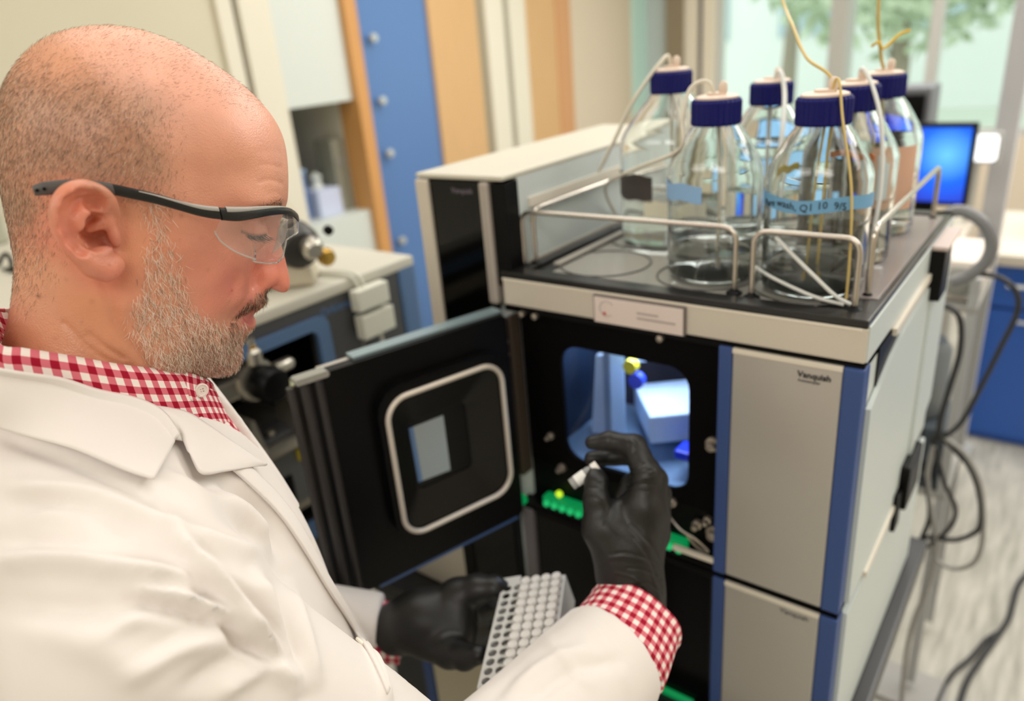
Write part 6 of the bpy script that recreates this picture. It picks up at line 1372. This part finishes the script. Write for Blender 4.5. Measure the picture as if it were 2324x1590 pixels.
def handR(P):
    f = cap(P, wr, A3(1440, 1330, .710), .0285, .0275)
    f = smin(f, cap(P, A3(1440, 1330, .710), A3(1424, 1240, .706), .0265, .0260), .012)
    for n_, r_ in (('index', .016), ('middle', .0165), ('ring', .016), ('little', .0145)):
        f = smin(f, cap(P, A3(1432, 1310, .712), fing[n_][0][0], .020, r_), .014)
        f = smin(f, cap(P, fing[n_][0][0], fing[n_][0][1], r_, fing[n_][1][1]), .009)
    f = smin(f, cap(P, A3(1412, 1290, .708), A3(1366, 1200, .698), .0230, .0170), .018)
    g = chain(P, thumb[0][1:], thumb[1][1:], .008); f = smin(f, g, .012)
    f = smin(f, cap(P, A3(1368, 1190, .702), A3(1425, 1150, .706), .010, .010), .011)      # web of the thumb
    for n_ in ('index', 'middle', 'ring', 'little'):
        f = smin(f, chain(P, fing[n_][0][1:], fing[n_][1][1:], .005), .0035)
    return f
lo_h = np.min([p for n_ in fing for p in fing[n_][0]] + [thumb[0][0], wr], 0) - .036; hi_h = np.max([p for n_ in fing for p in fing[n_][0]] + [thumb[0][0], wr], 0) + .036
gv_, gq_ = sdf_mesh(handR, lo_h, hi_h, .0013); gv_ = relax(gv_, gq_, 2, .5); gn_ = vnormals(gv_, gq_); gp = proj(gv_)
CR = [([(1385, 1258), (1420, 1254), (1455, 1262), (1490, 1276)], 3.0, -.9), ([(1378, 1266), (1420, 1262), (1460, 1272)], 3.5, .7), ([(1432, 1190), (1458, 1215), (1485, 1245), (1505, 1290)], 3.0, -1.0), ([(1428, 1196), (1452, 1222), (1478, 1252)], 3.5, .6), ([(1425, 1288), (1460, 1292), (1500, 1312)], 3.0, -.8), ([(1370, 1282), (1400, 1274), (1440, 1280)], 4, -.5),
 ([(1420, 1078), (1440, 1062), (1462, 1052)], 2.5, -1.0), ([(1418, 1092), (1445, 1074), (1478, 1066)], 2.5, -1.1), ([(1425, 1100), (1455, 1086), (1490, 1082)], 3, .7), ([(1420, 1108), (1450, 1098), (1485, 1098)], 2.5, -1.0), ([(1415, 1120), (1440, 1112), (1470, 1116)], 2.5, -.7), ([(1416, 1084), (1438, 1070), (1466, 1060)], 2.5, .6),
 ([(1432, 992), (1444, 1008), (1440, 1026)], 3, -.9), ([(1424, 990), (1430, 1012)], 2.5, -.6), ([(1384, 990), (1382, 1014)], 2.5, -.8), ([(1340, 1098), (1366, 1096)], 2.5, -.8), ([(1338, 1106), (1364, 1108)], 2.5, -.5), ([(1393, 1128), (1385, 1160), (1372, 1190)], 4, -.7), ([(1440, 1220), (1470, 1262), (1500, 1330)], 3.5, -.7), ([(1480, 1300), (1492, 1340), (1500, 1380)], 4, .7), ([(1440, 1330), (1470, 1322), (1500, 1345)], 3, -.7), ([(1395, 1300), (1440, 1312), (1480, 1350)], 3, .6)]
dg = np.zeros(len(gv_)); nf = np.sum(gn_ * (C0 - gv_), 1) > 0
for L, wd, hmm in CR:
    L = spline(np.array(L, float), 3); dg += nf * .75 * hmm / 1000 * np.exp(-(seg_dist(gp[:, :2], L) / wd) ** 2)
for k, (fx_, am) in enumerate(((90, .00035), (190, .00018))):
    rg2 = np.random.RandomState(k + 60); A_ = rg2.normal(size=(6, 3)) * fx_; dg += am * np.sin(gv_ @ A_.T + rg2.rand(6) * 6).sum(1) / 2.4
gv_ = gv_ + gn_ * dg[:, None]
mesh_obj('glove', gv_, gq_, M_glv, man, smooth=True)['label'] = 'right black glove pinching the vial'
MB().tube([wr + (np.cos(a) * RC[:, 0] + np.sin(a) * (RC[:, 2] * .8 + RC[:, 1] * .2)) * .029 for a in np.linspace(0, 2 * PI, 28, endpoint=False)], .0009, 6, closed=True).build('glove_hem', M_glv, man)
# vial in the right hand
vt = thing('vial', 'small clear vial with whitish cap pinched in the right glove', 'vial', tuple(vL[0]))
va = (vL[1] - vL[0]); VL_ = np.linalg.norm(va); va /= VL_
M_vg = clear_mat('vial_glass', (236, 240, 240), 1.5, .02, .28, (240, 240, 238))
MB().lathe([(.0001, 0), (.0055, .0004), (.0058, .0015), (.0058, .0215), (.0050, .0240), (.0038, .0255)], vL[0], 24, va).build('glass', M_vg, vt)
MB().lathe([(.0001, .0255), (.0056, .0255), (.0056, .0315), (.0050, .0320), (.0022, .0320), (.0020, .0316), (.0001, .0316)], vL[0], 24, va).build('cap', mat('vial_cap', (226, 222, 216), .45), vt)
MB().lathe([(.0060, .006), (.0060, .017), (.0058, .017), (.0058, .006)], vL[0], 24, va, close=False).build('label_band', mat('vial_label', (228, 228, 224), .6), vt)

# left hand: holds the vial rack from its left edge
RK = A3(1170, 1440, .70)                                                    # centre of the rack's top face
def Lh(P):
    w0 = A3(895, 1428, .825); f = cap(P, w0, A3(955, 1404, .81), .0295, .034)
    for y, d in ((1345, .79), (1382, .785), (1418, .78), (1448, .775)):
        f = smin(f, cap(P, A3(950, 1412, .81), A3(1040, y + 4, d + .02), .026, .0180), .012)
    return f
Lf = {'index': ([A3(1035, 1350, .81), A3(1085, 1336, .805), A3(1122, 1334, .80), A3(1146, 1340, .80)], [.0185, .0160, .0130, .0095]),
      'middle': ([A3(1040, 1390, .815), A3(1095, 1378, .825), A3(1125, 1382, .83), A3(1150, 1392, .835)], [.0185, .0155, .0125, .0095]),
      'ring': ([A3(1040, 1425, .815), A3(1085, 1425, .83), A3(1120, 1440, .845), A3(1150, 1450, .85)], [.0180, .0150, .0120, .0090]),
      'little': ([A3(1035, 1452, .81), A3(1070, 1468, .825), A3(1098, 1480, .835), A3(1120, 1490, .84)], [.0145, .0110, .0092, .0075]),
      'thumb': ([A3(975, 1455, .80), A3(1020, 1480, .775), A3(1055, 1490, .755), A3(1085, 1485, .74)], [.0200, .0160, .0130, .0100])}
def handL(P):
    f = Lh(P)
    for n_ in Lf: f = smin(f, chain(P, Lf[n_][0], Lf[n_][1], .005), .005 if n_ != 'thumb' else .008)
    return f
pts_ = [p for n_ in Lf for p in Lf[n_][0]] + [A3(895, 1428, .825)]
lv_, lq_ = sdf_mesh(handL, np.min(pts_, 0) - .036, np.max(pts_, 0) + .036, .002); lv_ = relax(lv_, lq_, 2, .5)
mesh_obj('glove', lv_, lq_, M_glv, man, smooth=True)['label'] = 'left black glove holding the vial rack'

# ---------------------------------------------------------------- vial rack with vials
# frame of the rack: rows run away from the man, the top face tilts towards the lens
c00 = A3(1140, 1325, .80); c01 = onZ(1082, 1560, c00[2]); ey = c01 - c00; LYr = np.linalg.norm(ey); ey /= LYr
_r1 = ray(1282, 1303); _s1 = ((c00 - C0) @ ey) / (_r1 @ ey); c10 = C0 + _r1 * _s1                   # square corner
ex = c10 - c00; LXr = np.linalg.norm(ex); ex /= LXr; ez = np.cross(ex, ey); ez = ez if ez[2] > 0 else -ez
NX, NY = 6, 12; pitch = min(LXr / (NX + .25), (LYr - .004) / NY); W_, L_ = pitch * NX + .004, pitch * NY + .006
fk = frame(c00, ex, ey, ez)
rk = thing('vial_rack', 'translucent white vial rack held in the left glove, two near columns empty', 'rack', tuple(fk([W_ / 2, L_ / 2, -.030])))
M_rk = mat('rack_white', (214, 212, 206), .4); M_rk.node_tree.nodes['Principled BSDF'].inputs['Transmission Weight'].default_value = .15
hole = lambda r, cx, cy, n=16: [(cx + r * math.cos(2 * PI * k / n), cy + r * math.sin(2 * PI * k / n)) for k in range(n)]
def sq(cx, cy, h):                                                        # square outline with 16 points matching the hole
    out = []
    for k in range(16):
        a = 2 * PI * k / 16; c, s = math.cos(a), math.sin(a); m_ = h / max(abs(c), abs(s)); out.append((cx + c * m_, cy + s * m_))
    return out
for z0_, z1_, nm in ((-.0015, 0, 'top_grid'), (-.020, -.0185, 'lower_grid')):
    g_ = MB()
    for i in range(NX):
        for j in range(NY):
            cx_, cy_ = .002 + pitch * (i + .5), .003 + pitch * (j + .5); g_.ring(sq(cx_, cy_, pitch / 2), hole(pitch * .40, cx_, cy_), z0_, z1_, fk)
    o = g_.build(nm, M_rk, rk); o['kind'] = 'stuff'
for nm, lo_, hi_ in (('side_wall', (0, 0, -.034), (.002, L_, 0)), ('side_wall', (W_ - .002, 0, -.034), (W_, L_, 0)), ('end_wall', (0, 0, -.034), (W_, .003, 0)), ('end_wall', (0, L_ - .003, -.034), (W_, L_, 0)), ('floor_plate', (0, 0, -.036), (W_, L_, -.034)), ('end_tab', (-.004, -.010, -.003), (.020, .002, 0))):
    MB().box(lo_, hi_, fk, .0005).build(nm, M_rk, rk)
# near wall openings: row of dark slots
for j in range(NY): MB().box((-.0006, .003 + pitch * (j + .2), -.030), (.0002, .003 + pitch * (j + .8), -.006), fk).build('slot', mat('slot_dark', (60, 58, 56), .6) if not j else bpy.data.materials['slot_dark'], rk)
M_vc = mat('rack_vial_cap', (216, 212, 206), .4); M_vs = mat('septum', (226, 222, 218), .6)
capm = MB().lathe([(.0001, -.0), (.0050, .0), (.0052, .0008), (.0052, .0062), (.0048, .0068), (.0036, .0068), (.0033, .0062), (.0001, .0062)], (0, 0, 0), 14); gm_ = MB().lathe([(.0001, -.026), (.0044, -.0255), (.0044, -.004), (.0040, -.001), (.0040, 0)], (0, 0, 0), 12)
proto = None; Mr = Matrix(np.array([ex, ey, ez]).T.tolist()).to_4x4()
for i in range(2, NX):
    for j in range(NY):
        if i == 2 and j > 6: pass
        loc_ = fk([.002 + pitch * (i + .5), .003 + pitch * (j + .5), .0012])
        if proto is None:
            v = thing('capped_vial', '', 'vial', (0, 0, 0), 'capped vials standing in the rack')
            pc = capm.build('cap', M_vc, v); pg_ = gm_.build('glass', M_vg, v)
            proto = (v, pc, pg_)
        else:
            v = proto[0].copy(); COL.objects.link(v)
            for ch in proto[1:]:
                c_ = ch.copy(); COL.objects.link(c_); c_.parent = v
        v.matrix_world = Matrix.Translation(Vector([float(q_) for q_ in loc_])) @ Mr
        row = ['far', 'second', 'third', 'fourth', 'fifth', 'sixth', 'seventh', 'eighth', 'ninth', 'tenth', 'eleventh', 'twelfth'][j]; colm = ['leftmost filled', 'second filled', 'third filled', 'rightmost'][i - 2]
        v['label'] = 'capped vial, %s column of the held rack, %s row%s' % (colm, row, '' if j == 0 else ' from far end')
